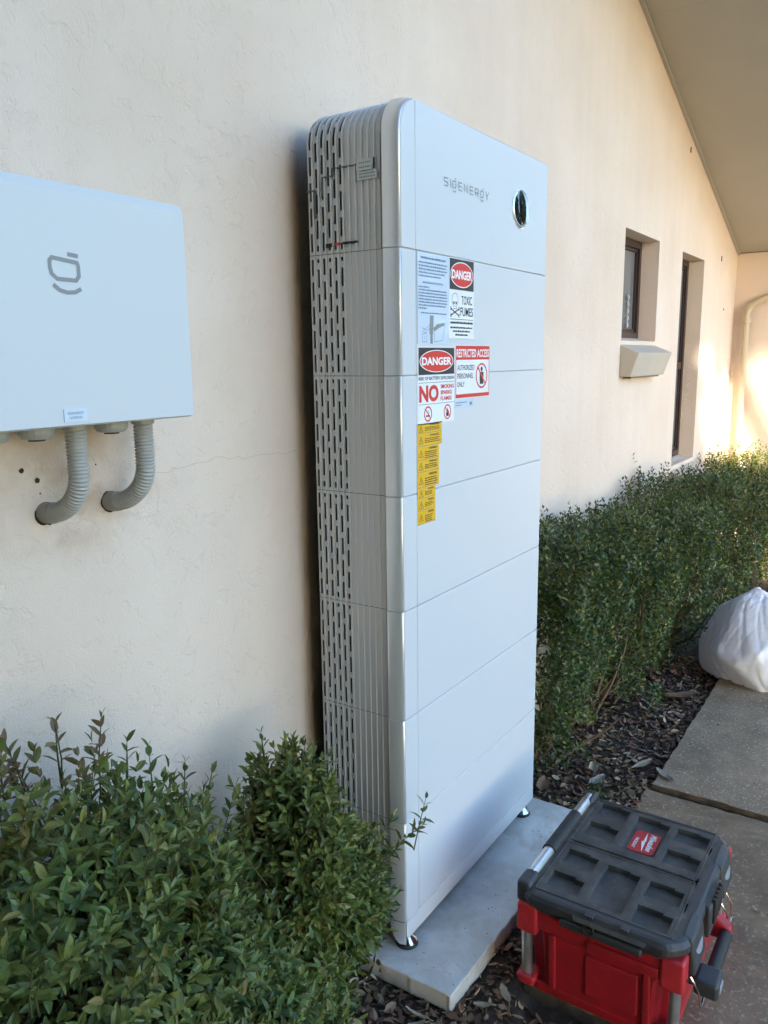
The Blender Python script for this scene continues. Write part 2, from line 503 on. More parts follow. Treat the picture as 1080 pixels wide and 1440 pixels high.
class MB:
    """collects shapes, then becomes one mesh object"""

    def __init__(self):
        self.v = []
        self.f = []

    def add(self, vs, fs):
        k = len(self.v)
        self.v += [tuple(x) for x in vs]
        self.f += [tuple(i + k for i in f) for f in fs]
        return self

    def box(self, a, b):
        (x0, y0, z0), (x1, y1, z1) = a, b
        return self.add([(x0, y0, z0), (x1, y0, z0), (x1, y1, z0), (x0, y1, z0), (x0, y0, z1), (x1, y0, z1), (x1, y1, z1), (x0, y1, z1)],
                        [(3, 2, 1, 0), (4, 5, 6, 7), (0, 1, 5, 4), (1, 2, 6, 5), (2, 3, 7, 6), (3, 0, 4, 7)])

    def hexa(self, bot, top):
        """eight corners: bottom loop, top loop (counter-clockwise from above)"""
        return self.add(list(bot) + list(top), [(3, 2, 1, 0), (4, 5, 6, 7), (0, 1, 5, 4), (1, 2, 6, 5), (2, 3, 7, 6), (3, 0, 4, 7)])

    def quad(self, a, b, c, d):
        return self.add([a, b, c, d], [(0, 1, 2, 3)])

    def prism(self, pts, off):
        """planar polygon pts extruded by vector off"""
        n = len(pts)
        o = Vector(off)
        top = [tuple(Vector(p) + o) for p in pts]
        fs = [tuple(range(n - 1, -1, -1)), tuple(range(n, 2 * n))]
        fs += [(i, (i + 1) % n, n + (i + 1) % n, n + i) for i in range(n)]
        return self.add(list(pts) + top, fs)

    def tube(self, path, r, seg=12, cap=True, closed=False):
        path = [Vector(p) for p in path]
        n = len(path)
        rs = r if isinstance(r, (list, tuple)) else [r] * n
        vs, fs = [], []
        ref = Vector((0.13, 0.31, 0.94)).normalized()
        prev = None
        for i, p in enumerate(path):
            t = (path[min(i + 1, n - 1)] - path[max(i - 1, 0)])
            if t.length < 1e-9:
                t = Vector((0, 0, 1))
            t.normalize()
            if prev is None:
                a = t.cross(ref)
                if a.length < 0.1:
                    a = t.cross(Vector((1, 0, 0)))
            else:
                a = prev - t * prev.dot(t)
            a.normalize()
            prev = a
            b = t.cross(a)
            for k in range(seg):
                an = 2 * math.pi * k / seg
                vs.append(p + (a * math.cos(an) + b * math.sin(an)) * rs[i])
        for i in range(n - 1):
            for k in range(seg):
                k2 = (k + 1) % seg
                fs.append((i * seg + k, i * seg + k2, (i + 1) * seg + k2, (i + 1) * seg + k))
        if cap:
            fs.append(tuple(range(seg - 1, -1, -1)))
            fs.append(tuple(range((n - 1) * seg, n * seg)))
        return self.add(vs, fs)

    def lathe(self, c, prof, seg=24):
        """prof = [(r, z)...] about the vertical through c"""
        vs, fs = [], []
        for r, z in prof:
            for k in range(seg):
                a = 2 * math.pi * k / seg
                vs.append((c[0] + r * math.cos(a), c[1] + r * math.sin(a), c[2] + z))
        for i in range(len(prof) - 1):
            for k in range(seg):
                k2 = (k + 1) % seg
                fs.append((i * seg + k, i * seg + k2, (i + 1) * seg + k2, (i + 1) * seg + k))
        fs.append(tuple(range(seg - 1, -1, -1)))
        fs.append(tuple(range((len(prof) - 1) * seg, len(prof) * seg)))
        return self.add(vs, fs)

    def stroke(self, pts, w, y, flip=False):
        """flat mitred lettering stroke in the x-z plane at depth y"""
        pts = [Vector((p[0], p[1])) for p in pts]
        closed = len(pts) > 3 and (pts[0] - pts[-1]).length < 1e-7
        if closed:
            pts = pts[:-1]
        n = len(pts)
        vs = []
        for i, p in enumerate(pts):
            a = pts[i - 1] if (i > 0 or closed) else None
            b = pts[(i + 1) % n] if (i < n - 1 or closed) else None
            d0 = (p - a).normalized() if a is not None else (b - p).normalized()
            d1 = (b - p).normalized() if b is not None else d0
            n0, n1 = Vector((-d0.y, d0.x)), Vector((-d1.y, d1.x))
            m = (n0 + n1)
            m = m.normalized() if m.length > 1e-6 else n0
            k = min(2.0, 1 / max(0.3, m.dot(n0)))
            e = Vector((0, 0))
            if not closed and i == 0:
                e = -d1 * w * .4
            if not closed and i == n - 1:
                e = d0 * w * .4
            for sg in (1, -1):
                q = p + e + m * (sg * k * w / 2)
                vs.append((q.x, y, q.y))
        m_ = n if closed else n - 1
        return self.add(vs, [(2 * i, 2 * i + 1, 2 * ((i + 1) % n) + 1, 2 * ((i + 1) % n)) for i in range(m_)])

    def build(self, name, m, parent=None, smooth=False, bevel=0.0, bseg=2, angle=30):
        me = bpy.data.meshes.new(name)
        me.from_pydata(self.v, [], self.f)
        if bevel:
            bm = bmesh.new()
            bm.from_mesh(me)
            bmesh.ops.remove_doubles(bm, verts=bm.verts, dist=1e-6)
            bmesh.ops.recalc_face_normals(bm, faces=bm.faces)
            ed = [e for e in bm.edges if len(e.link_faces) == 2 and e.calc_face_angle(0) > math.radians(angle)]
            res = bmesh.ops.bevel(bm, geom=ed, offset=bevel, segments=bseg, profile=0.5, affect='EDGES', clamp_overlap=True)
            if not smooth:
                for f in res['faces']:
                    f.smooth = True
            bm.to_mesh(me)
            bm.free()
        me.update()
        o = link(name, me, parent, m)
        if smooth:
            me.shade_smooth()
            me.set_sharp_from_angle(angle=math.radians(38))
        return o


def fast_mesh(name, V, F):
    me = bpy.data.meshes.new(name)
    me.from_pydata(V.tolist() if hasattr(V, 'tolist') else V, [], F.tolist() if hasattr(F, 'tolist') else F)
    me.update()
    return me


def text_mesh(txt, offset=0.0):
    """lettering as flat mesh data: (verts Nx2, faces), normalised so the cap height is 1"""
    cu_ = bpy.data.curves.new('txt', 'FONT')
    cu_.body = txt
    cu_.size = 1.0
    cu_.offset = offset
    cu_.resolution_u = 3
    o = bpy.data.objects.new('txt', cu_)
    COL.objects.link(o)
    dg = bpy.context.evaluated_depsgraph_get()
    me = bpy.data.meshes.new_from_object(o.evaluated_get(dg))
    vs = np.array([v.co[:2] for v in me.vertices]) if len(me.vertices) else np.zeros((0, 2))
    fs = [tuple(p.vertices) for p in me.polygons]
    bpy.data.objects.remove(o)
    bpy.data.meshes.remove(me)
    bpy.data.curves.remove(cu_)
    return vs, fs


def put_text(mb, txt, x0, x1, z0, z1, y, offset=0.0, mapf=None):
    vs, fs = text_mesh(txt, offset)
    if not len(vs):
        return
    mn, mx = vs.min(0), vs.max(0)
    s = (vs - mn) / (mx - mn)
    if mapf is None:
        P = [(x0 + a * (x1 - x0), y, z0 + b * (z1 - z0)) for a, b in s]
    else:
        P = [mapf(x0 + a * (x1 - x0), z0 + b * (z1 - z0)) for a, b in s]
    mb.add(P, fs)


def greek(mb, x0, x1, z, h, y, rnd):
    """a line of print too small to read: short uneven dashes"""
    x = x0
    while x < x1 - 0.001:
        w = min(rnd.uniform(0.003, 0.010), x1 - x)
        zz = h * rnd.uniform(0.75, 1.0)
        mb.quad((x, y, z), (x + w, y, z), (x + w, y, z + zz), (x, y, z + zz))
        x += w + 0.0012


# ------------------------------------------------------------------ setting: ground, bed, path
WALL_Y = 0.32
GZ = -0.14
me = fast_mesh('ground', [(-70, -70, -0.20), (90, -70, -0.20), (90, 70, -0.20), (-70, 70, -0.20)], [(0, 1, 2, 3)])
tag(link('ground', me, None, M['ground']), kind='structure')


def noise2(x, y):
    return (math.sin(x * 9.1 + 1.3 * math.sin(y * 7.7)) + math.sin(y * 11.3 + 2.1 * math.sin(x * 5.9)) + 0.6 * math.sin(x * 31 + y * 23)) / 2.6


def bed_z(x, y):
    z = GZ + 0.010 * noise2(x, y)
    # soil falls away a little under the near edge of the pad and rises to the hedge
    if y < -0.27:
        z -= 0.03 * min(1, (-0.27 - y) / 0.05)
    return z


nx, ny = 150, 34
X0, X1, Y0, Y1 = -3.2, 5.26, -0.62, 0.32
V = []
for j in range(ny + 1):
    for i in range(nx + 1):
        x = X0 + (X1 - X0) * i / nx
        y = Y0 + (Y1 - Y0) * j / ny
        V.append((x, y, bed_z(x, y)))
Fc = [(j * (nx + 1) + i, j * (nx + 1) + i + 1, (j + 1) * (nx + 1) + i + 1, (j + 1) * (nx + 1) + i) for j in range(ny) for i in range(nx)]
me = fast_mesh('garden_bed', V, Fc)
tag(link('garden_bed', me, None, M['soil'], smooth=True), kind='structure')

path = bpy.data.objects.new('path', None)
COL.objects.link(path)
path.location = (1.5, -0.8, -0.2)
tag(path, kind='structure')


def slab(x0, x1, y0, y1, z1, m, wob=0.004, skew=0.0):
    """a cast slab with slightly chipped, uneven edges"""
    n_ = 36
    pts = []
    rs = random.Random(int(x0 * 100) + 5)
    for i in range(n_):
        pts.append((x0 + (x1 - x0) * i / n_ + skew * 0, y1 + rs.uniform(-wob, wob), z1))
    for i in range(n_):
        pts.append((x1 + rs.uniform(-wob, wob), y1 + (y0 - y1) * i / n_, z1))
    for i in range(n_):
        pts.append((x1 + (x0 - x1) * i / n_, y0 + rs.uniform(-wob, wob), z1))
    for i in range(n_):
        pts.append((x0 + rs.uniform(-wob, wob), y0 + (y1 - y0) * i / n_, z1))
    b = MB().prism([(p[0], p[1], z1 - 0.07) for p in reversed(pts)][::-1], (0, 0, 0.07))
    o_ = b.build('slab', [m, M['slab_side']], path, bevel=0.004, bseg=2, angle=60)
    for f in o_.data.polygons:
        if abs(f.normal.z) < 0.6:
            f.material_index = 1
    return o_


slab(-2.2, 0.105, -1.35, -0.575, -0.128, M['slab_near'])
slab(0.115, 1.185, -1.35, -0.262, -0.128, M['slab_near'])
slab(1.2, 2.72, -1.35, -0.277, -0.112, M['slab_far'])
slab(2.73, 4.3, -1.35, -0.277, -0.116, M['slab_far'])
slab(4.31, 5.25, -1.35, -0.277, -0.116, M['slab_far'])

# ------------------------------------------------------------------ house
house = thing('house', (1.5, 2.0, -0.2), 'cream rendered house wall with deep set windows and raked eave', 'house')


APEX = -0.5


def soff_z(x):
    z = 3.0176 - 0.327 * (x - 2.5925)
    return z if x > APEX else z - 0.654 * (APEX - x)


W1 = (2.5249, 3.1271, 1.4639, 1.9995)
W2 = (3.6259, 4.1943, 0.7039, 1.9964)
REC = 0.095
wb = MB()
xs = [-6.0, APEX, W1[0], W1[1], W2[0], W2[1], 5.26]


def col_face(x0, x1, z0, z1a, z1b):
    # split into strips so shading stays tidy
    wb.quad((x0, WALL_Y, z0), (x1, WALL_Y, z0), (x1, WALL_Y, z1b), (x0, WALL_Y, z1a))


for x0, x1 in zip(xs[:-1], xs[1:]):
    t0, t1 = soff_z(x0) + 0.1, soff_z(x1) + 0.1
    hole = W1 if x0 == W1[0] else W2 if x0 == W2[0] else None
    if hole:
        col_face(x0, x1, -0.25, hole[2], hole[2])
        col_face(x0, x1, hole[3], t0, t1)
        a, b_, c, d = hole
        yb = WALL_Y + REC + 0.02
        wb.quad((a, WALL_Y, c), (a, WALL_Y, d), (a, yb, d), (a, yb, c))
        wb.quad((b_, WALL_Y, d), (b_, WALL_Y, c), (b_, yb, c), (b_, yb, d))
        wb.quad((a, WALL_Y, d), (b_, WALL_Y, d), (b_, yb, d), (a, yb, d))
        wb.quad((b_, WALL_Y, c), (a, WALL_Y, c), (a, yb, c), (b_, yb, c))
    else:
        col_face(x0, x1, -0.25, t0, t1)
wall = wb.build('wall', M['stucco'], house)

# hairline crack, drill holes and old fixings in the render
ck = MB()
rc = random.Random(3)
pts = [(-0.4505, 1.1720)]
while pts[-1][0] < 0.0:
    pts.append((pts[-1][0] + rc.uniform(0.012, 0.03), 1.1720 + rc.uniform(-0.005, 0.005) + 0.006 * math.sin(pts[-1][0] * 17)))
ck.stroke(pts, 0.0007, WALL_Y - 0.0004)
ck.build('crack', M['crack'], wall)
for x, z, r in ((-0.7117, 1.2068, 0.0048), (-0.6840, 1.1863, 0.0048), (-0.6809, 1.1627, 0.0016), (-0.5631, 1.2006, 0.0018), (-0.5990, 1.1648, 0.0014)):
    h = MB()
    n_ = 14
    rr = random.Random(int(x * 1000))
    ring = [(x + r * (1 + rr.uniform(-.15, .15)) * math.cos(2 * math.pi * k / n_), WALL_Y - 0.0008, z + r * (1 + rr.uniform(-.15, .15)) * math.sin(2 * math.pi * k / n_)) for k in range(n_)]
    h.add(ring, [tuple(range(n_ - 1, -1, -1))])
    h.build('drill_hole', M['hole'], wall)
for x, z, hh_ in ((3.6720, 2.5577, 0.0300), (4.6962, 2.0354, 0.0350), (4.8703, 1.7076, 0.0120)):
    MB().box((x, WALL_Y - 0.004, z), (x + 0.010, WALL_Y + 0.01, z + hh_)).build('fixing', M['frame'], wall)

# soffit, cover bead, fascia and roof
EAVE = -0.50
sx0, sx1 = -6.0, 5.26


def raked(mb, xa, xb, ya, yb, dz0, dz1):
    mb.hexa([(xa, ya, soff_z(xa) + dz0), (xb, ya, soff_z(xb) + dz0), (xb, yb, soff_z(xb) + dz0), (xa, yb, soff_z(xa) + dz0)],
            [(xa, ya, soff_z(xa) + dz1), (xb, ya, soff_z(xb) + dz1), (xb, yb, soff_z(xb) + dz1), (xa, yb, soff_z(xa) + dz1)])


soffit = MB()
raked(soffit, sx0, APEX, EAVE, WALL_Y, 0, .02)
soffit = soffit.build('soffit', M['soffit'], house)
for xa, xb in ((APEX, 0.60), (0.6015, 2.70), (2.7015, sx1)):
    sh_b = MB()
    raked(sh_b, xa, xb, EAVE, WALL_Y, 0, .02)
    sh_b.build('soffit_sheet', M['soffit'], soffit)
for nm, ya, yb, z0, z1, m_ in (('cover_bead', WALL_Y - .018, WALL_Y - .001, -.016, -.002, 'soffit'), ('fascia', EAVE - .025, EAVE - .003, -.04, .2, 'trim'), ('roof', EAVE, 5, .03, .2, 'roof')):
    q = MB()
    raked(q, sx0, APEX, ya, yb, z0, z1)
    raked(q, APEX, sx1 + (3 if nm == 'roof' else 0), ya, yb, z0, z1)
    q.build(nm, M[m_], house)
# wing that comes forward at the far end
wg = MB()
wg.box((5.26, -1.6, -0.25), (5.51, 3.0, 2.140))
wg.build('wing_wall', M['stucco'], house)
bw = MB()
bw.box((-6.0, 3.0, -0.25), (5.51, 3.2, 3.2))
bw.box((-6.2, 0.32, -0.25), (-6.0, 3.2, 5.0))
bw.build('rear_wall', M['stucco'], house)

# downpipe with its offset bend and socket, painted like the wall
dp = MB()
pd = [(5.2134, -0.3867, 1.9995), (5.2134, 0.0742, 1.8100), (5.2134, 0.1561, 1.7742), (5.2134, 0.1971, 1.7486), (5.2134, 0.2145, 1.7076), (5.2134, 0.2176, 1.6564), (5.2134, 0.2176, -0.1872)]
dp.tube(pd, 0.024, 14)
pipe = dp.build('downpipe', M['pipe_cream'], house, smooth=True)
MB().lathe((5.2134, 0.2176, 1.6206), [(0.025, 0), (0.031, 0.002), (0.031, 0.042), (0.025, 0.044)], 16).build('socket', M['pipe_cream'], pipe, smooth=True)


def window(x0, x1, z0, z1, rails=(), curtain=False):
    fy = WALL_Y + REC
    t = 0.038
    wbx = MB()
    e = 0.001
    wbx.box((x0 + e, fy, z0 + e), (x0 + t, fy + .05, z1 - e))
    wbx.box((x1 - t, fy, z0 + e), (x1 - e, fy + .05, z1 - e))
    wbx.box((x0 + t, fy, z0 + e), (x1 - t, fy + .05, z0 + t))
    wbx.box((x0 + t, fy, z1 - t), (x1 - t, fy + .05, z1 - e))
    # inner sash, stepped back
    s = t + 0.018
    wbx.box((x0 + t, fy + .012, z0 + t), (x0 + s, fy + .045, z1 - t))
    wbx.box((x1 - s, fy + .012, z0 + t), (x1 - t, fy + .045, z1 - t))
    wbx.box((x0 + s, fy + .012, z1 - s), (x1 - s, fy + .045, z1 - t))
    wbx.box((x0 + s, fy + .012, z0 + t), (x1 - s, fy + .045, z0 + s))
    for r in rails:
        wbx.box((x0 + s, fy + .002, r), (x1 - s, fy + .045, r + .045))
    w = wbx.build('window', M['frame'], house, bevel=0.002, bseg=1)
    zz = [z0 + t] + [r for r in rails] + [z1 - t]
    for a, b_ in zip(zz[:-1], zz[1:]):
        MB().box((x0 + t, fy + .022, a), (x1 - t, fy + .026, b_)).build('pane', M['glass'], w)
    if curtain:
        # scalloped lace showing at the foot of the glass
        c = MB()
        for k in range(5):
            c.lathe((x0 + 0.42, fy + .010, z0 + 0.075 + k * 0.036), [(0.001, -0.018), (0.007, -0.010), (0.009, 0), (0.006, 0.012), (0.001, 0.018)], 10)
        c.build('curtain_edge', M['curtain'], w, smooth=True)
    return w


window(W1[0], W1[1], W1[2] + 0.015, W1[3], (), True)
window(W2[0], W2[1], W2[2] + 0.015, W2[3], (1.2979,))


def sill(x0, x1, zf, zb, name='window_sill'):
    """weathered-top sill block: slopes out of the reveal, undercut below"""
    y0 = 0.2247
    sb = MB()
    # profile (y, z)
    pr = [(WALL_Y + REC - .002, zf + 0.082), (y0, zf), (0.2647, zf - 0.118), (WALL_Y - .001, zf - 0.118), (WALL_Y - .001, zf - 0.02), (WALL_Y + REC - .002, zf - 0.02)]
    sb.prism([(x0, y, z) for y, z in pr], (x1 - x0, 0, 0))
    o = sb.build(name, M['trim'], house, bevel=0.004, bseg=2)
    MB().box((x0 + .05, 0.275, zf - 0.126), (x1 - .06, 0.315, zf - 0.1185)).build('drip_bead', M['frame'], o)
    return o


sill(W1[0] - 0.010, W1[1] + 0.002, 1.4024, 0)
sill(W2[0] - 0.010, W2[1] + 0.002, 0.6373, 0)

# ------------------------------------------------------------------ cement pad
PAD = -0.09
pb = MB()
rp_ = random.Random(17)
cor = [(-0.058, -0.158), (0.30, -0.166), (0.855, -0.145), (0.855, 0.27), (-0.060, 0.27)]
edge = []
for (xa, ya), (xb, yb) in zip(cor, cor[1:] + cor[:1]):
    n_ = max(2, int(math.hypot(xb - xa, yb - ya) / 0.012))
    for q in range(n_):
        edge.append((xa + (xb - xa) * q / n_ + rp_.gauss(0, .0009), ya + (yb - ya) * q / n_ + rp_.gauss(0, .0009), PAD - .048))
pb.prism(edge, (0, 0, .048))
pad = pb.build('cement_pad', M['pad'], None, bevel=0.0035, bseg=2, angle=60)
tag(pad, 'flat grey cement pad on the garden bed under the tall white tower', 'concrete pad')

# ------------------------------------------------------------------ battery tower
TW, TD, TT = 0.784, 0.2485, 1.924
HM = 0.27
RC = 0.070
tower = thing('battery_tower', (TW / 2, TD / 2, PAD), 'tall white stacked battery tower with slotted grey side and warning stickers', 'battery')


def side_map(s, y, out=0.0):
    """along the casing: straight up the side x = 0, then over the rounded shoulder, then along the top"""
    zs = TT + 0.001 - RC
    if s <= zs:
        return (0.0 - out, y, s)
    a = (s - zs) / RC
    if a <= math.pi / 2:
        return (RC - (RC + out) * math.cos(a), y, zs + (RC + out) * math.sin(a))
    return (RC + (s - zs - RC * math.pi / 2), y, zs + RC + out)


S_STR = TT + 0.001 - RC
S_END = S_STR + RC * math.pi / 2


def strip(mb, s0, s1, y0, y1, out=0.0):
    """a patch of casing between two arc lengths, cut finely where it bends"""
    cuts = [s0]
    if s1 > S_STR and s0 < S_END:
        a = max(s0, S_STR)
        b = min(s1, S_END)
        if a > s0:
            cuts.append(a)
        n_ = max(1, int(math.ceil((b - a) / 0.008)))
        cuts += [a + (b - a) * k / n_ for k in range(1, n_ + 1)]
    if cuts[-1] < s1 - 1e-7:
        cuts.append(s1)
    for a, b in zip(cuts[:-1], cuts[1:]):
        mb.quad(side_map(a, y1, out), side_map(a, y0, out), side_map(b, y0, out), side_map(b, y1, out))


def wallquad(mb, s0, s1, y, o0, o1):
    cuts = [s0]
    if s1 > S_STR:
        a = max(s0, S_STR)
        if a > s0:
            cuts.append(a)
        n_ = max(1, int(math.ceil((min(s1, S_END) - a) / 0.008)))
        cuts += [a + (min(s1, S_END) - a) * k / n_ for k in range(1, n_ + 1)]
        if s1 > S_END:
            cuts.append(s1)
    else:
        cuts.append(s1)
    for a, b in zip(cuts[:-1], cuts[1:]):
        mb.quad(side_map(a, y, o0), side_map(b, y, o0), side_map(b, y, o1), side_map(a, y, o1))


P = 0.0168                       # pitch of the ribs
YS = TD - 0.0015 - P / 2         # rearmost slot column
NSLOT, NRIB = 6, 12
SW = 0.0062                      # slot width
Y_FRONT = 0.0445


def ribbed_side(name, s0, s1, parent, phase=0, fin=0.0030, slots=True):
    mb = MB()
    pitch, ln = 0.0545, 0.0415
    for k in range(NRIB + 1):
        yc = YS - k * P
        y0, y1 = yc - P / 2, yc + P / 2
        if k == NRIB:
            y0 = Y_FRONT
        if y1 <= Y_FRONT:
            break
        y0 = max(y0, Y_FRONT)
        fw_ = 0.0036
        # raised fin on the front side of every bay
        ya = y0 + fw_
        strip(mb, s0, s1, y0, ya, fin)
        wallquad(mb, s0, s1, y0, fin, 0)
        wallquad(mb, s0, s1, ya, 0, fin)
        if k < NSLOT and slots:
            a, b = (ya + y1) / 2 - SW / 2, (ya + y1) / 2 + SW / 2
            strip(mb, s0, s1, ya, a)
            strip(mb, s0, s1, b, y1)
            t = s0 + 0.007 - (pitch / 2 if (k + phase) % 2 else 0)
            cur = s0
            c = 0.0022
            while t < s1 - 0.007:
                u0, u1 = max(t, s0 + 0.007), min(t + ln, s1 - 0.007)
                if u1 - u0 > 0.008:
                    strip(mb, cur, u0, a, b)
                    # chamfered slot ends
                    for (sa, sb_) in ((u0, u0 + c), (u1, u1 - c)):
                        for yy, yd in ((a, a + c), (b, b - c)):
                            mb.add([side_map(sa, yy), side_map(sa, yd), side_map(sb_, yy)], [(0, 1, 2)])
                    dep = -0.003
                    wallquad(mb, u0, u1, a, 0, dep)
                    wallquad(mb, u0, u1, b, dep, 0)
                    mb.quad(side_map(u0, a), side_map(u0, b), side_map(u0, b, dep), side_map(u0, a, dep))
                    mb.quad(side_map(u1, a), side_map(u1, a, dep), side_map(u1, b, dep), side_map(u1, b))
                    cur = u1
                t += pitch
            strip(mb, cur, s1, a, b)
        else:
            strip(mb, s0, s1, ya, y1)
    return mb.build(name, M['rib'], parent)


def front_outline(z0, z1, x0, x1, rtl=0.0, rtr=0.0):
    pts = [(x0, z0), (x1, z0)]
    if rtr:
        pts += [(x1 - rtr + rtr * math.cos(a), z1 - rtr + rtr * math.sin(a)) for a in np.linspace(0, math.pi / 2, 6)]
    else:
        pts.append((x1, z1))
    if rtl:
        pts += [(x0 + rtl - rtl * math.sin(a), z1 - rtl + rtl * math.cos(a)) for a in np.linspace(0, math.pi / 2, 14)]
    else:
        pts.append((x0, z1))
    return pts


GAP = 0.0007


def front_panel(name, z0, z1, parent, top=False):
    mb = MB()
    xl = 0.0015
    gx = 0.0595
    if top:
        o1 = front_outline(z0 + GAP, z1, xl, gx - 0.0006)
        # left strip carries the big shoulder radius
        r = RC - 0.004
        arc = [(xl + r - r * math.sin(a), z1 - r + r * math.cos(a)) for a in np.linspace(math.asin((xl + r - (gx - 0.0006)) / r), math.pi / 2, 12)]
        o1 = [(xl, z0 + GAP), (gx - 0.0006, z0 + GAP)] + arc
        arc2 = [(xl + r - r * math.sin(a), z1 - r + r * math.cos(a)) for a in np.linspace(0, math.asin((xl + r - (gx + 0.0006)) / r), 3)]
        rr = 0.012
        o2 = [(gx + 0.0006, z0 + GAP), (TW, z0 + GAP)] + [(TW - rr + rr * math.cos(a), z1 - rr + rr * math.sin(a)) for a in np.linspace(0, math.pi / 2, 6)] + arc2
    else:
        o1 = front_outline(z0 + GAP, z1 - GAP, xl, gx - 0.0006)
        o2 = front_outline(z0 + GAP, z1 - GAP, gx + 0.0006, TW)
    for o_ in (o1, o2):
        mb.prism([(x, 0.0, z) for x, z in o_], (0, 0.004, 0))
    bk = MB()
    bk.box((0.004, 0.0042, z0 + .0002), (TW - .002, 0.0064, z1 - (RC + .01 if top else .0002)))
    bk.build('backing_plate', M['white'], parent)
    return mb.build(name, M['white'], parent, bevel=0.0021, bseg=2, angle=40)


def edge_trim(name, s0, s1, parent, top=False):
    """satin silver band wrapping the corner between front and ribbed side"""
    prof = [(0.0065, -0.0010), (0.0, 0.0002), (0.0015, 0.0014), (0.006, 0.0024), (0.016, 0.0030), (0.030, 0.0030), (0.040, 0.0028), (0.0422, 0.0015), (0.0422, -0.002)]
    mb = MB()
    cuts = [s0 + GAP]
    if top:
        cuts += [S_STR]
        cuts += [S_STR + (S_END - S_STR) * k / 14 for k in range(1, 15)]
        cuts += [S_END + TW - RC - 0.016]
    else:
        cuts.append(s1 - GAP)
    prof = [(0.0022, -0.004)] + [(0.0018 + 0.0395 * q / 9, 0.0085 * math.sin(math.pi / 2 * (q / 9) ** .7)) for q in range(10)] + [(0.0424, 0.0070), (0.0426, -0.002)]
    n_ = len(prof)
    vs = []
    for c in cuts:
        for y, o_ in prof:
            vs.append(side_map(c, y, o_))
    fs = []
    for i in range(len(cuts) - 1):
        for k in range(n_ - 1):
            fs.append((i * n_ + k, i * n_ + k + 1, (i + 1) * n_ + k + 1, (i + 1) * n_ + k))
    fs.append(tuple(range(n_ - 1, -1, -1)))
    fs.append(tuple(range((len(cuts) - 1) * n_, len(cuts) * n_)))
    mb.add(vs, fs)
    return mb.build(name, M['silver'], parent, bevel=0.0006, bseg=1, angle=50, smooth=True)


def casing(name, z0, z1, parent, top=False):
    """the dark body behind slots and panels, with plain back, right side and top"""
    mb = MB()
    x0 = 0.0035 if not top else RC + 0.02
    mb.box((0.0036, 0.0065, z0 + .0005), (TW - .001, TD - .001, z1 - (RC if top else .0005)))
    if top:
        zs = z1 - RC
        pr = [(0.0036, zs), (TW - .001, zs), (TW - .001, z1 - .012), (TW - .012, z1 - .003)]
        r = RC - 0.0036
        pr += [(RC - r * math.sin(a), zs + r * math.cos(a)) for a in np.linspace(0, math.pi / 2, 10)][:-1]
        mb.prism([(x, 0.0066, z) for x, z in pr], (0, TD - 0.0076, 0))
    return mb.build(name, M['dark'], parent)


# base
base = bpy.data.objects.new('base_unit', None)
COL.objects.link(base)
base.parent = tower
MBx = MB()
zb = -0.050
MBx.prism([(x, 0.0, z) for x, z in [(0.0015, zb + .012), (0.008, zb), (TW, zb), (TW, -GAP), (0.0015, -GAP)]], (0, 0.006, 0))
MBx.build('front_panel', M['white'], base, bevel=0.0011, bseg=2, angle=40)
eb = MB()
prf = [(0.001, -GAP), (0.0415, -GAP), (0.0415, -0.028), (0.038, -0.044), (0.029, -0.056), (0.016, -0.0625), (0.001, -0.0635)]
n_ = 10
rows = []
for q in range(n_):
    y = 0.0018 + 0.0395 * q / (n_ - 1)
    o_ = 0.0085 * math.sin(math.pi / 2 * (q / (n_ - 1)) ** .7)
    u_ = (y - 0.016) / 0.0255
    zb_ = -0.0635 + 0.036 * max(0.0, u_) ** 2.2
    rows.append([(-o_, y, -GAP), (-o_, y, zb_ + .003), (-o_ * .7, y, zb_)])
eb.add([p for r in rows for p in r], [f for i in range(n_ - 1) for f in ((3 * i, 3 * i + 1, 3 * i + 4, 3 * i + 3), (3 * i + 1, 3 * i + 2, 3 * i + 5, 3 * i + 4))])
eb.add([rows[-1][0], rows[-1][1], (0.004, 0.0413, rows[-1][1][2]), (0.004, 0.0413, -GAP)], [(0, 1, 2, 3)])
eb.build('edge_trim', M['silver'], base)
base.children[-1].data.shade_smooth()
ribbed_side('ribbed_side', -0.022, -0.0006, base, slots=False)
MB().box((0.0036, 0.0065, -0.046), (TW - .001, TD - .001, -0.0006)).build('casing', M['dark'], base)
for fx, fy in ((0.036, 0.022), (0.742, 0.022), (0.036, 0.215), (0.742, 0.215)):
    ft = MB()
    ft.lathe((fx, fy, PAD), [(0.026, 0.007), (0.027, 0.011), (0.022, 0.018), (0.013, 0.026), (0.010, 0.030), (0.009, 0.046)], 28)
    foot = ft.build('foot', M['chrome'], tower, smooth=True)
    MB().lathe((fx, fy, PAD), [(0.026, 0.0006), (0.029, 0.002), (0.029, 0.006), (0.026, 0.008)], 28).build('rubber_pad', M['rubber'], foot, smooth=True)

# six battery modules: build one, copy the rest
first_mod = bpy.data.objects.new('battery_module', None)
COL.objects.link(first_mod)
first_mod.parent = tower
ribbed_side('ribbed_side', 0.0006, HM - 0.0006, first_mod)
front_panel('front_panel', 0, HM, first_mod)
edge_trim('edge_trim', 0, HM, first_mod)
casing('casing', 0, HM, first_mod)
for k in range(1, 6):
    m_ = first_mod.copy()
    COL.objects.link(m_)
    m_.parent = tower
    m_.location = (0, 0, HM * k)
    for ch in list(first_mod.children):
        c_ = ch.copy()
        COL.objects.link(c_)
        c_.parent = m_
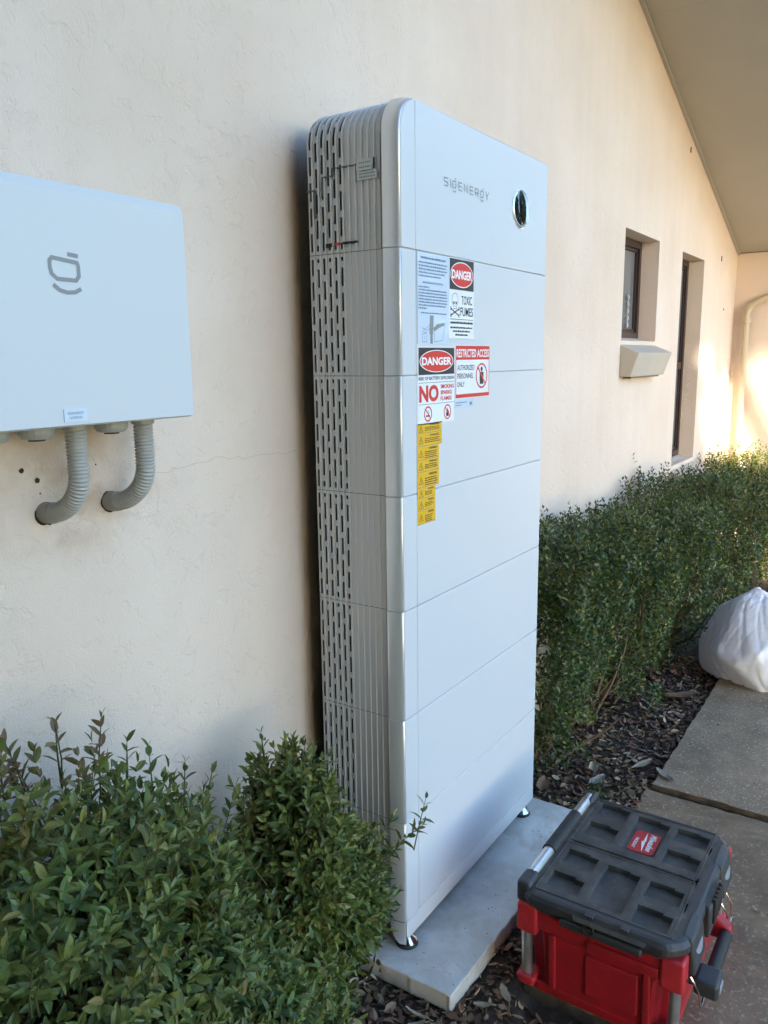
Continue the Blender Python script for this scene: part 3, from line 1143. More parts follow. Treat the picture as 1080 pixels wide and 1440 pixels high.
# inverter unit on top
Z6 = 6 * HM
inv = bpy.data.objects.new('inverter_unit', None)
COL.objects.link(inv)
inv.parent = tower
ribbed_side('ribbed_side', Z6 + 0.0006, S_END + 0.05, inv, fin=0.0044)
front_panel('front_panel', Z6, TT, inv, top=True)
edge_trim('edge_trim', Z6, TT, inv, top=True)
casing('casing', Z6, TT, inv, top=True)
tp = MB()
tp.box((RC + .05, 0.045, TT - .004), (TW - .014, TD - .001, TT - .0005))
tp.build('top_cover', M['rib'], inv)
# stepped parting line of the terminal cover, and the dark slot below it
pl = MB()
xo = -0.0046
for (y0, z0, y1, z1) in ((0.100, 1.797, 0.176, 1.7995), (0.172, 1.785, 0.176, 1.797), (0.172, 1.782, 0.205, 1.785), (0.202, 1.745, 0.205, 1.782), (0.224, 1.757, 0.249, 1.760), (0.224, 1.70, 0.227, 1.757)):
    pl.box((xo, min(y0, y1), z0), (0.001, max(y0, y1), z1))
pl.build('parting_line', M['seam'], inv)
MB().box((-0.0050, 0.112, 1.6375), (0.001, 0.150, 1.6425)).build('latch_slot', M['dark'], inv)
MB().box((-0.0052, 0.160, 1.6365), (0.001, 0.172, 1.6420)).build('seal_tag', M['print_red'], inv)
MB().box((-0.0050, 0.180, 1.634), (0.001, 0.197, 1.6425)).build('latch_slot', M['dark'], inv)
for (y0, z0, y1, z1) in ((0.067, 1.7835, 0.108, 1.806), (0.056, 1.7645, 0.107, 1.7815)):
    o = MB().box((-0.0062, y0, z0), (-0.0046, y1, z1)).build('rating_label', M['stick_grey'], inv)
    g = MB()
    r_ = random.Random(int(z0 * 1000))
    for q in range(2):
        zq = z0 + (z1 - z0) * (0.62 - 0.40 * q)
        yy = y1 - 0.006
        while yy > y0 + 0.006:
            w_ = r_.uniform(0.002, 0.006)
            g.quad((-0.0064, yy, zq), (-0.0064, max(yy - w_, y0 + .004), zq), (-0.0064, max(yy - w_, y0 + .004), zq + .0035), (-0.0064, yy, zq + .0035))
            yy -= w_ + 0.0011
    g.build('lettering', M['print_grey'], o)
MB().box((-0.0060, 0.061, 1.785), (-0.0044, 0.0645, 1.8065)).build('latch_slot', M['dark'], inv)

# round display
dsp = MB()
dx, dz, dr = 0.601, 1.7805, 0.051


def disc_y(mb, cx, cz, prof, seg=48):
    """prof = [(r, y)...] about a horizontal axis along y"""
    vs, fs = [], []
    for r, y in prof:
        for k in range(seg):
            a = 2 * math.pi * k / seg
            vs.append((cx + r * math.cos(a), y, cz + r * math.sin(a)))
    for i in range(len(prof) - 1):
        for k in range(seg):
            k2 = (k + 1) % seg
            fs.append((i * seg + k, i * seg + k2, (i + 1) * seg + k2, (i + 1) * seg + k))
    fs.append(tuple(range((len(prof) - 1) * seg, len(prof) * seg)))
    mb.add(vs, fs)


disc_y(dsp, dx, dz, [(dr, 0.001), (dr, -0.0020), (dr - .002, -0.0035), (dr - .006, -0.0035), (dr - .010, -0.0012)])
disp = dsp.build('display', M['chrome'], inv, smooth=True)
ln = MB()
disc_y(ln, dx, dz, [(dr - .0065, -0.0036), (dr - .011, -0.0042), (dr - .02, -0.0052), (dr - .032, -0.0060), (0.006, -0.0064)])
ln.build('lens', M['lens'], disp, smooth=True)

# maker's wordmark: S I (logo) E N E R (logo) Y in thin strokes
lg = MB()
W_ = 0.0027
yl = -0.0006
cap0, cap1 = 1.7735, 1.7905
lx = 0.184
adv = (0.424 - 0.184 + 0.008) / 9.05


def st(pts, x):
    lg.stroke([(x + a * 0.0185, cap0 + b * (cap1 - cap0)) for a, b in pts], W_, yl)


def emblem(x):
    st([(0.12, 0.08), (0.02, 0.3), (0.02, 0.85), (0.15, 0.95), (0.82, 0.95), (0.82, 0.2), (0.7, 0.08), (0.12, 0.08)], x)
    st([(0.62, 1.28), (0.84, 1.28)], x)
    st([(0.08, -0.24), (0.25, -0.44), (0.6, -0.44), (0.82, -0.24)], x)


xx = lx
st([(0.9, 1), (0.1, 1), (0.02, 0.85), (0.02, 0.6), (0.1, 0.5), (0.82, 0.5), (0.9, 0.4), (0.9, 0.12), (0.8, 0), (0.02, 0)], xx); xx += adv
st([(0.15, 0), (0.15, 1)], xx); xx += adv * 0.45
emblem(xx); xx += adv * 1.02
st([(0.85, 1), (0.05, 1), (0.05, 0), (0.85, 0)], xx); st([(0.05, 0.5), (0.75, 0.5)], xx); xx += adv
st([(0.05, 0), (0.05, 1), (0.88, 0), (0.88, 1)], xx); xx += adv * 1.08
st([(0.85, 1), (0.05, 1), (0.05, 0), (0.85, 0)], xx); st([(0.05, 0.5), (0.75, 0.5)], xx); xx += adv
st([(0.05, 0), (0.05, 1), (0.78, 1), (0.88, 0.88), (0.88, 0.55), (0.78, 0.42), (0.05, 0.42)], xx); st([(0.5, 0.42), (0.9, 0)], xx); xx += adv * 1.02
emblem(xx); xx += adv * 1.02
st([(0.0, 1), (0.42, 0.45), (0.85, 1)], xx); st([(0.42, 0.45), (0.42, 0)], xx)
lg.build('wordmark', M['print_grey'], inv)

# ---- stickers on the front
RS = random.Random(21)


def sticker(x0, x1, z0, z1, m, name='warning_sticker', y=-0.0004, label=None):
    o = MB().box((x0, y - 0.0004, z0), (x1, y + 0.0008, z1)).build(name, m, tower)
    if label:
        o['label'] = label
    return o, y - 0.0007


def ellipse(mb, cx, cz, rx, rz, y, n_=40, inner=None):
    ring = [(cx + rx * math.cos(2 * math.pi * k / n_), y, cz + rz * math.sin(2 * math.pi * k / n_)) for k in range(n_)]
    if inner is None:
        mb.add(ring, [tuple(range(n_))])
    else:
        r2 = [(cx + rx * inner * math.cos(2 * math.pi * k / n_), y, cz + rz * inner * math.sin(2 * math.pi * k / n_)) for k in range(n_)]
        mb.add(ring + r2, [(k, (k + 1) % n_, n_ + (k + 1) % n_, n_ + k) for k in range(n_)])


def danger_head(o, x0, x1, z0, z1, y):
    b = MB()
    b.quad((x0, y, z0), (x1, y, z0), (x1, y, z1), (x0, y, z1))
    b.build('black_field', M['print_black'], o)
    cx, cz = (x0 + x1) / 2, (z0 + z1) / 2
    e = MB()
    ellipse(e, cx, cz, (x1 - x0) * 0.475, (z1 - z0) * 0.42, y - 0.0002)
    e.build('oval_border', M['print_white'], o)
    e = MB()
    ellipse(e, cx, cz, (x1 - x0) * 0.455, (z1 - z0) * 0.39, y - 0.0004)
    e.build('red_oval', M['print_red'], o)
    t = MB()
    put_text(t, 'DANGER', x0 + (x1 - x0) * 0.085, x1 - (x1 - x0) * 0.085, cz - (z1 - z0) * 0.15, cz + (z1 - z0) * 0.15, y - 0.0006, 0.035)
    t.build('lettering', M['print_white'], o)


# 1: pale instruction sticker
o, y = sticker(0.062, 0.2065, 1.4185, 1.6185, M['stick_clear'], 'instruction_sticker')
t = MB()
t.quad((0.0622, y, 1.419), (0.0640, y, 1.419), (0.0640, y, 1.6180), (0.0622, y, 1.6180))
greek(t, 0.078, 0.190, 1.6045, 0.0052, y, RS)
for k in range(5):
    greek(t, 0.070, 0.198 - (0.03 if k == 4 else RS.uniform(0, .012)), 1.5950 - k * 0.0072, 0.0036, y, RS)
put_text(t, 'MAINTENANCE PROCEDURE', 0.088, 0.178, 1.5515, 1.5565, y, 0.01)
for k in range(8):
    e_ = {0: 0.115, 7: 0.105}.get(k, 0.2 - RS.uniform(0, .01))
    greek(t, 0.069, e_, 1.5425 - k * 0.0066, 0.0034, y, RS)
greek(t, 0.078, 0.196, 1.4865, 0.0028, y, RS)
t.build('lettering', M['print_blue'], o)
d = MB()   # little drawing of a lever and enclosure
d.quad((0.116, y, 1.441), (0.133, y, 1.441), (0.135, y, 1.483), (0.118, y, 1.483))
d.add([(0.133, y, 1.455), (0.150, y, 1.464), (0.184, y, 1.468), (0.186, y, 1.463), (0.160, y, 1.456), (0.138, y, 1.447)], [(0, 5, 4, 3, 2, 1)])
d.quad((0.120, y, 1.420), (0.131, y, 1.420), (0.131, y, 1.441), (0.120, y, 1.441))
d.build('drawing_fill', M['print_grey'], o)
d = MB()
for p_ in ([(0.085, 1.424), (0.085, 1.441), (0.104, 1.444), (0.104, 1.424), (0.085, 1.424)], [(0.082, 1.446), (0.098, 1.452), (0.118, 1.462)],
           [(0.09, 1.442), (0.118, 1.455)], [(0.138, 1.446), (0.138, 1.424), (0.176, 1.428), (0.186, 1.462)], [(0.082, 1.455), (0.10, 1.451)],
           [(0.094, 1.430), (0.094, 1.437)]):
    d.stroke(p_, 0.0011, y - .0001)
d.build('drawing_lines', M['print_blue'], o)

# 2: danger / toxic fumes
o, y = sticker(0.2075, 0.3325, 1.434, 1.6190, M['stick_white'])
danger_head(o, 0.2095, 0.3305, 1.5470, 1.6175, y)
t = MB()
put_text(t, 'TOXIC', 0.268, 0.322, 1.5135, 1.5345, y, 0.012)
put_text(t, 'FUMES', 0.263, 0.328, 1.4865, 1.5075, y, 0.012)
t.stroke([(0.212, 1.4785), (0.328, 1.4785)], 0.0014, y)
greek(t, 0.213, 0.327, 1.4680, 0.0058, y, RS)
for k in range(3):
    greek(t, 0.214 + 0.012 * k, 0.325 - 0.012 * k, 1.4570 - 0.0085 * k, 0.0045, y, RS)
# skull and crossed bones
sk = [(0.236 + 0.0150 * math.cos(a), 1.5235 + 0.0155 * math.sin(a)) for a in np.linspace(-0.9, math.pi + 0.9, 18)]
t.stroke(sk + [(0.229, 1.508), (0.229, 1.503), (0.243, 1.503), (0.243, 1.508), sk[0]], 0.0013, y)
for ex in (0.2305, 0.2415):
    ellipse(t, ex, 1.5165, 0.0036, 0.0033, y - .0001, 14)
t.add([(0.234, y, 1.5075), (0.238, y, 1.5075), (0.236, y, 1.5115)], [(0, 1, 2)])
for a_, b_ in (((0.216, 1.503), (0.256, 1.487)), ((0.216, 1.487), (0.256, 1.503))):
    t.stroke([a_, b_], 0.0030, y)
    for q in (a_, b_):
        for s_ in (-1, 1):
            ellipse(t, q[0], q[1] + s_ * 0.0022, 0.0024, 0.0024, y - .0001, 10)
t.build('lettering', M['print_black'], o)

# 3: danger / no smoking
o, y = sticker(0.0650, 0.2340, 1.2370, 1.4130, M['stick_white'])
danger_head(o, 0.0675, 0.2325, 1.3500, 1.4110, y)
t = MB()
put_text(t, 'RISK OF BATTERY EXPLOSION', 0.068, 0.232, 1.3375, 1.3455, y, 0.02)
t.stroke([(0.068, 1.3320), (0.232, 1.3320)], 0.0010, y)
t.stroke([(0.068, 1.2830), (0.232, 1.2830)], 0.0010, y)
t.build('lettering', M['print_black'], o)
t = MB()
put_text(t, 'NO', 0.070, 0.158, 1.2875, 1.3265, y, 0.045)
for k, w_ in enumerate(('SMOKING', 'SPARKS', 'FLAMES')):
    put_text(t, w_, 0.167, 0.231 - (0.010 if k else 0), 1.3165 - k * 0.0140, 1.3265 - k * 0.0140, y, 0.03)
for cx in (0.109, 0.200):
    ellipse(t, cx, 1.2605, 0.0180, 0.0180, y, 30, 0.80)
    t.stroke([(cx - .0115, 1.2720), (cx + .0115, 1.2490)], 0.0030, y - .0002)
t.build('red_lettering', M['print_red'], o)
t = MB()
t.stroke([(0.100, 1.2560), (0.116, 1.2560)], 0.0032, y - .0001)
t.stroke([(0.113, 1.2580), (0.113, 1.2650), (0.109, 1.2680)], 0.0012, y - .0001)
t.build('cigarette_pictogram', M['print_black'], o)
t = MB()
t.add([(0.195, y - .0001, 1.250), (0.205, y - .0001, 1.250), (0.208, y - .0001, 1.258), (0.203, y - .0001, 1.2655), (0.2, y - .0001, 1.271), (0.1985, y - .0001, 1.262), (0.193, y - .0001, 1.257)], [tuple(range(7))])
t.build('flame_pictogram', M['print_black'], o)

# 4: restricted access
o, y = sticker(0.2385, 0.4235, 1.2885, 1.4175, M['stick_white'])
t = MB()
t.quad((0.2405, y, 1.3825), (0.4220, y, 1.3825), (0.4220, y, 1.4165), (0.2405, y, 1.4165))
t.quad((0.2405, y, 1.2900), (0.4220, y, 1.2900), (0.4220, y, 1.2990), (0.2405, y, 1.2990))
t.quad((0.2405, y, 1.2990), (0.2430, y, 1.2990), (0.2430, y, 1.3825), (0.2405, y, 1.3825))
t.quad((0.4195, y, 1.2990), (0.4220, y, 1.2990), (0.4220, y, 1.3825), (0.4195, y, 1.3825))
ellipse(t, 0.3785, 1.3420, 0.0320, 0.0320, y - .0002, 36, 0.86)
t.stroke([(0.357, 1.364), (0.400, 1.320)], 0.0045, y - .0004)
t.build('red_field', M['print_red'], o)
t = MB()
put_text(t, 'RESTRICTED ACCESS', 0.244, 0.4185, 1.3885, 1.4085, y - .0003, 0.02)
t.build('lettering', M['print_white'], o)
t = MB()
for k, (w_, xe) in enumerate((('AUTHORIZED', 0.338), ('PERSONNEL', 0.333), ('ONLY', 0.286))):
    put_text(t, w_, 0.2490, xe, 1.3575 - 0.0205 * k, 1.3700 - 0.0205 * k, y, 0.008)
ellipse(t, 0.3785, 1.3590, 0.0055, 0.0060, y - .0001, 16)
t.quad((0.369, y - .0001, 1.3210), (0.388, y - .0001, 1.3210), (0.389, y - .0001, 1.3515), (0.368, y - .0001, 1.3515))
t.build('black_lettering', M['print_black'], o)

# 5: little clear label under it
o, y = sticker(0.2375, 0.3350, 1.2660, 1.2870, M['stick_clear'], 'rating_sticker')
t = MB()
greek(t, 0.242, 0.300, 1.2775, 0.0028, y, RS)
greek(t, 0.242, 0.270, 1.2715, 0.0028, y, RS)
t.quad((0.314, y, 1.2705), (0.326, y, 1.2705), (0.326, y, 1.2785), (0.314, y, 1.2785))
t.build('lettering', M['print_blue'], o)

# 6: eight yellow labels in a stepped column
zz = [1.2400, 1.2165, 1.1870, 1.1555, 1.1270, 1.0905, 1.0650, 1.0370, 1.0040]
ww = [0.1735, 0.1735, 0.1600, 0.1600, 0.1600, 0.1425, 0.1425, 0.1425]
for k in range(8):
    o, y = sticker(0.0620, ww[k], zz[k + 1] + 0.0004, zz[k] - 0.0004, M['stick_yellow'], 'yellow_warning_label')
    t = MB()
    h = zz[k] - zz[k + 1]
    cx, cz = 0.077, zz[k] - h * 0.52
    s_ = min(0.0095, h * 0.36)
    tri = [(cx - s_, cz - s_ * .8), (cx + s_, cz - s_ * .8), (cx, cz + s_ * .9)]
    t.stroke(tri + [tri[0]], 0.0010, y)
    t.stroke([(cx, cz + s_ * .35), (cx - s_ * .12, cz - s_ * .05), (cx + s_ * .12, cz - s_ * .1), (cx, cz - s_ * .55)], 0.0013, y)
    x0_ = 0.094
    put_text(t, 'WARNING', x0_ + (ww[k] - x0_) * .28, ww[k] - (ww[k] - x0_) * .16, zz[k] - h * .27, zz[k] - h * .10, y, 0.02)
    nl = 3 if h < 0.03 else 4
    for q in range(nl):
        greek(t, x0_, ww[k] - 0.006 - RS.uniform(0, .012), zz[k] - h * (.46 + .14 * q), h * 0.075, y, RS)
    t.stroke([(0.0625, zz[k + 1] + .0009), (ww[k] - .0005, zz[k + 1] + .0009)], 0.0007, y)
    t.build('lettering', M['print_black'], o)

# ------------------------------------------------------------------ wall cabinet with its conduits
BX0, BX1, BY, BZ0, BZ1 = -0.9595, -0.4725, 0.1438, 1.2887, 1.6513
cab = thing('wall_cabinet', ((BX0 + BX1) / 2, WALL_Y, BZ0), 'white wall cabinet with grey emblem and two ribbed conduits below', 'electrical cabinet')
cb = MB()
cb.box((BX0 + .004, BY + .02, BZ0 + .003), (BX1 - .004, WALL_Y - .006, BZ1 - .004))
cb.build('body', M['cabinet'], cab, bevel=0.010, bseg=3)
# lid: flat face with a sloping upper margin
lidb = MB()


def rrect(x0, x1, z0, z1, r, n_=6):
    o_ = []
    for cx, cz, a0 in ((x1 - r, z0 + r, -math.pi / 2), (x1 - r, z1 - r, 0), (x0 + r, z1 - r, math.pi / 2), (x0 + r, z0 + r, math.pi)):
        o_ += [(cx + r * math.cos(a0 + math.pi / 2 * k / n_), cz + r * math.sin(a0 + math.pi / 2 * k / n_)) for k in range(n_ + 1)]
    return o_


outer = rrect(BX0, BX1, BZ0, BZ1, 0.012)
N_ = len(outer)
inner = []
for x, z in outer:
    x2 = min(max(x, BX0 + .003), BX1 - .003)
    z2 = z
    if z > BZ1 - 0.014:
        z2 = BZ1 - 0.014 - (BZ1 - z) * 0.15
    z2 = max(z2, BZ0 + .003)
    inner.append((x2, z2))
vs = [(x, BY + .022, z) for x, z in outer] + [(x, BY + .006, z) for x, z in outer] + [(x, BY, z) for x, z in inner]
fs = [tuple(range(N_)), tuple(range(3 * N_ - 1, 2 * N_ - 1, -1))]
for r_ in range(2):
    fs += [(r_ * N_ + (k + 1) % N_, r_ * N_ + k, (r_ + 1) * N_ + k, (r_ + 1) * N_ + (k + 1) % N_) for k in range(N_)]
lidb.add(vs, fs)
lid_o = lidb.build('door', M['cabinet'], cab, bevel=0.0016, bseg=2, angle=15)
em = MB()
ex, ez = -0.7444, 1.4915


def est(pts, w=0.0062):
    pts = [(ex + a * 0.0522, ez + b * 0.0563) for a, b in pts]
    em.stroke(pts, w, BY - 0.0006)


est([(0.24, 0.34), (0.08, 0.46), (0.04, 0.62), (0.04, 0.80), (0.12, 0.88), (0.94, 0.80), (0.97, 0.72), (0.97, 0.45), (0.86, 0.33), (0.24, 0.34)])
est([(0.68, 1.0), (0.94, 0.98)])
est([(0.14, 0.16), (0.30, 0.05), (0.55, 0.0), (0.80, 0.02), (0.97, 0.10)])
em.build('emblem', M['print_grey'], lid_o)
o = MB().box((-0.7408, BY - .0016, 1.2969), (-0.6999, BY + .0005, 1.3169)).build('name_sticker', M['stick_clear'], lid_o)
t = MB()
put_text(t, 'SIGENERGY', -0.7352, -0.7055, 1.3082, 1.3121, BY - .0019, 0.01)
put_text(t, 'GATEWAY', -0.7321, -0.7086, 1.3012, 1.3051, BY - .0019, 0.01)
t.build('lettering', M['print_blue'], lid_o)
CY = 0.2227
for gx_ in (-0.8161, -0.7393, -0.5959):
    g = MB().lathe((gx_, CY, BZ0 - .0005), [(0.0285, 0.003), (0.0285, -0.012), (0.024, -0.0195), (0.015, -0.021)], 20).build('cable_gland', M['pvc'], cab, bevel=0.0015)
    MB().lathe((gx_, CY, BZ0 - .0005), [(0.013, -0.020), (0.013, -0.0235)], 16).build('plug', M['rubber'], g)


def conduit(x, zend, dxw, parent):
    """corrugated hose: straight down, then a bend back into the wall"""
    R_ = 0.075
    zt = BZ0 - 0.004
    zc = zend + 0.002
    center = []
    zstraight = zc + R_
    L1 = zt - zstraight
    Rb = WALL_Y - CY
    n1 = 14
    pts_ = [Vector((x, CY, zt - L1 * k / n1)) for k in range(n1)]
    for k in range(25):
        a = math.pi / 2 * k / 24
        yy = CY + Rb * 0.92 * (1 - math.cos(a))
        zz_ = zstraight - R_ * math.sin(a)
        pts_.append(Vector((x + dxw * (1 - math.cos(a)), yy, zz_)))
    pts_.append(Vector((x + dxw, WALL_Y + 0.01, zc)))
    # resample to quarter-rings
    d = [0]
    for a, b in zip(pts_[:-1], pts_[1:]):
        d.append(d[-1] + (b - a).length)
    tot = d[-1]
    pitch = 0.0060
    out, rad = [], []
    s_ = 0.0
    i = 0
    q = 0
    plain = 0.032
    while s_ <= tot:
        while i < len(d) - 2 and d[i + 1] < s_:
            i += 1
        f = (s_ - d[i]) / max(1e-9, d[i + 1] - d[i])
        out.append(pts_[i].lerp(pts_[i + 1], f))
        if s_ > tot - plain:
            rad.append(0.0196)
        elif s_ < 0.008:
            rad.append(0.0205)
        else:
            rad.append((0.0170, 0.0177, 0.0177, 0.0170, 0.0154, 0.0154)[q % 6])
        s_ += pitch / 6
        q += 1
    k_ = sum(1 for r in rad if r != 0.0196)
    c1 = MB().tube(out[:k_ + 1], rad[:k_] + [0.0176], 20).build('conduit', M['pvc'], parent, smooth=False)
    c1.data.shade_smooth()
    MB().tube(out[k_ - 2:], 0.0190, 20).build('wall_sleeve', M['pvc_dark'], c1, smooth=True)
    h = MB()
    rr = random.Random(int(-x * 1000))
    ring = [(x + dxw + 0.0212 * (1 + rr.uniform(-.10, .08)) * math.cos(2 * math.pi * k / 20), WALL_Y - .0009, zc - .002 + 0.0212 * (1 + rr.uniform(-.10, .10)) * math.sin(2 * math.pi * k / 20)) for k in range(20)]
    h.add(ring, [tuple(range(19, -1, -1))]).build('ragged_hole', M['hole'], c1)


conduit(-0.6676, 1.1259, -0.006, cab)
conduit(-0.5273, 1.1259, -0.010, cab)

# ------------------------------------------------------------------ foliage tools
def leaf_template(kind):
    """verts (n,3) in along/side/normal of a leaf one unit long, faces"""
    if kind == 'big':      # eight faces: folded along the midrib, tip bent down
        V = np.array([(0, 0, 0), (0.25, 0.17, .05), (0.25, 0, 0.0), (0.25, -0.17, .05), (0.6, 0.185, .035), (0.6, 0, -.02), (0.6, -0.185, .035),
                      (0.86, 0.09, -.05), (0.86, 0, -.08), (0.86, -0.09, -.05), (1.0, 0, -.13)])
        F_ = [(0, 2, 1), (0, 3, 2), (1, 2, 5, 4), (2, 3, 6, 5), (4, 5, 8, 7), (5, 6, 9, 8), (7, 8, 10), (8, 9, 10)]
    elif kind == 'mid':
        V = np.array([(0, 0, 0), (0.5, 0.21, .06), (0.5, 0, 0), (0.5, -0.21, .06), (1.0, 0, -.1)])
        F_ = [(0, 2, 1), (0, 3, 2), (1, 2, 4), (2, 3, 4)]
    else:
        V = np.array([(0, 0, 0), (0.55, 0.23, .05), (1.0, 0, -.05), (0.55, -0.23, .05)])
        F_ = [(0, 3, 2, 1)]
    return V, F_


def unit(a):
    return a / np.maximum(np.linalg.norm(a, axis=-1, keepdims=True), 1e-9)


def leaves_mesh(name, pos, along, nor, size, kind):
    """one mesh of many leaves; widths differ leaf to leaf"""
    T, F_ = leaf_template(kind)
    along = unit(along)
    side = unit(np.cross(nor, along))
    nor = np.cross(along, side)
    wv = RNG.uniform(0.75, 1.2, len(pos))
    V = (pos[:, None, :] + size[:, None, None] * (T[None, :, 0:1] * along[:, None, :] + T[None, :, 1:2] * wv[:, None, None] * side[:, None, :] + T[None, :, 2:3] * nor[:, None, :]))
    n_ = len(T)
    V = V.reshape(-1, 3)
    out = []
    base_i = (np.arange(len(pos)) * n_)
    fs = []
    for f in F_:
        fs.append(base_i[:, None] + np.array(f)[None, :])
    L = []
    for a in fs:
        L += a.tolist()
    return fast_mesh(name, V, L)


def twigs_to_leaves(base, direc, length, spacing, size, droop=0.25, spread=(0.7, 1.1), rng=RNG):
    """opposite pairs of leaves, each pair turned a quarter, along every twig"""
    P_, A_, N_, S_ = [], [], [], []
    n = len(base)
    direc = unit(direc)
    ref = unit(rng.normal(size=(n, 3)))
    u = unit(np.cross(direc, ref))
    w = np.cross(direc, u)
    kmax = int(np.max(length) / spacing) + 1
    for k in range(kmax + 1):
        t = length - k * spacing
        ok = t > -1e-6
        if not ok.any():
            break
        b = base[ok] + direc[ok] * t[ok, None]
        ang = rng.uniform(-.35, .35, ok.sum()) + (k % 2) * math.pi / 2
        # leaves near the tip stand up, older ones spread out
        sp = np.interp(k, [0, 1, 4], [0.35, spread[0], spread[1]]) + rng.uniform(-.2, .2, ok.sum())
        for sgn in (0, math.pi):
            o_ = u[ok] * np.cos(ang + sgn)[:, None] + w[ok] * np.sin(ang + sgn)[:, None]
            al = direc[ok] * np.cos(sp)[:, None] + o_ * np.sin(sp)[:, None]
            al = al + np.array([0, 0, -droop * 0.3]) + rng.normal(scale=.12, size=al.shape)
            no = direc[ok] * np.sin(sp)[:, None] - o_ * np.cos(sp)[:, None]
            no = no + rng.normal(scale=.2, size=no.shape)
            P_.append(b); A_.append(al); N_.append(no)
            S_.append(size * rng.uniform(0.65, 1.15, ok.sum()) * np.interp(k, [0, 1, 2], [0.7, 0.9, 1.0]))
    return np.concatenate(P_), unit(np.concatenate(A_)), unit(np.concatenate(N_)), np.concatenate(S_)


def blob_points(n, blobs, shell, rng):
    """points in the outer shell of a union of ellipsoids: (centre, radii), with the outward direction"""
    out, dirs = [], []
    area = np.array([r[0] * r[1] + r[1] * r[2] + r[0] * r[2] for c, r in blobs])
    cnt = (n * area / area.sum()).astype(int) + 1
    for bi, ((c, r), m_) in enumerate(zip(blobs, cnt)):
        c, r = np.array(c), np.array(r)
        d_ = unit(rng.normal(size=(m_, 3)))
        # lumpy: the radius swells and dips in places
        ph = np.sin(d_ @ np.array([5.1, 3.3, 2.7]) * 2 + bi) * np.sin(d_ @ np.array([-3.7, 4.9, 3.1]) * 2 + 2 * bi)
        f = (1 + 0.10 * ph) * (1 - shell * rng.random(m_) ** 1.4)
        p_ = c + d_ * r * f[:, None]
        keep = np.ones(m_, bool)
        for bj, (c2, r2) in enumerate(blobs):
            if bj != bi:
                q = (p_ - np.array(c2)) / np.array(r2)
                keep &= (q ** 2).sum(1) > (1 - shell) ** 2
        out.append(p_[keep])
        dirs.append(unit(d_ / r)[keep])
    return np.concatenate(out), np.concatenate(dirs)


CAMP = np.array(cam_pos)
CR, CU, CF = np.array(cr), np.array(cu), np.array(fw)


def to_px(p_):
    d = p_ - CAMP
    z = d @ CF
    return 540 + F_PX * (d @ CR) / z, 720 - F_PX * (d @ CU) / z, z


def nearest_leaves(pos, size, n):
    """the leaves that show largest: nearest one in every small patch of the view"""
    x, y, z = to_px(pos)
    ok = (z > 0.15) & (x > 5) & (x < 1075) & (y > 5) & (y < 1435)
    idx = np.where(ok)[0]
    idx = idx[np.argsort(z[idx])]
    seen, res = set(), []
    for i in idx:
        key = (int(x[i] // 16), int(y[i] // 16))
        if key in seen:
            continue
        seen.add(key)
        res.append((size[i] / z[i], i))
    res.sort(reverse=True)
    return np.array([i for _, i in res[:n]], int)


def branches(mb, root, tips, rng, r0=0.008, r1=0.0025, wob=0.02):
    for t in tips:
        t = np.array(t)
        mid = root + (t - root) * 0.5 + rng.normal(scale=wob, size=3) - np.array([0, 0, 0.02])
        mid[2] = max(mid[2], root[2] + 0.02)
        q = [root + rng.normal(scale=.012, size=3) * np.array([1, 1, 0]), root * .65 + mid * .35 + rng.normal(scale=wob * .4, size=3), mid, mid * .45 + t * .55 + rng.normal(scale=wob * .4, size=3), t]
        mb.tube(q, list(np.linspace(r0, r1, 5)), 5)


def clear_of(p_, what):
    """drop points that would lie inside solid things"""
    k = np.ones(len(p_), bool)
    for (a, b) in what:
        ins = np.all((p_ > np.array(a)) & (p_ < np.array(b)), axis=1)
        k &= ~ins
    return k


SOLID = [((-0.015, -0.008, -0.2), (0.80, 0.26, 2.0)), ((-9, WALL_Y - 0.012, -1), (9, 3, 5)), ((-1.0, 0.10, 1.24), (-0.44, 0.34, 1.7)), ((-9, -9, -9), (9, 9, -0.135)),
         ((-0.07, -0.17, -0.2), (0.87, 0.28, -0.075))]


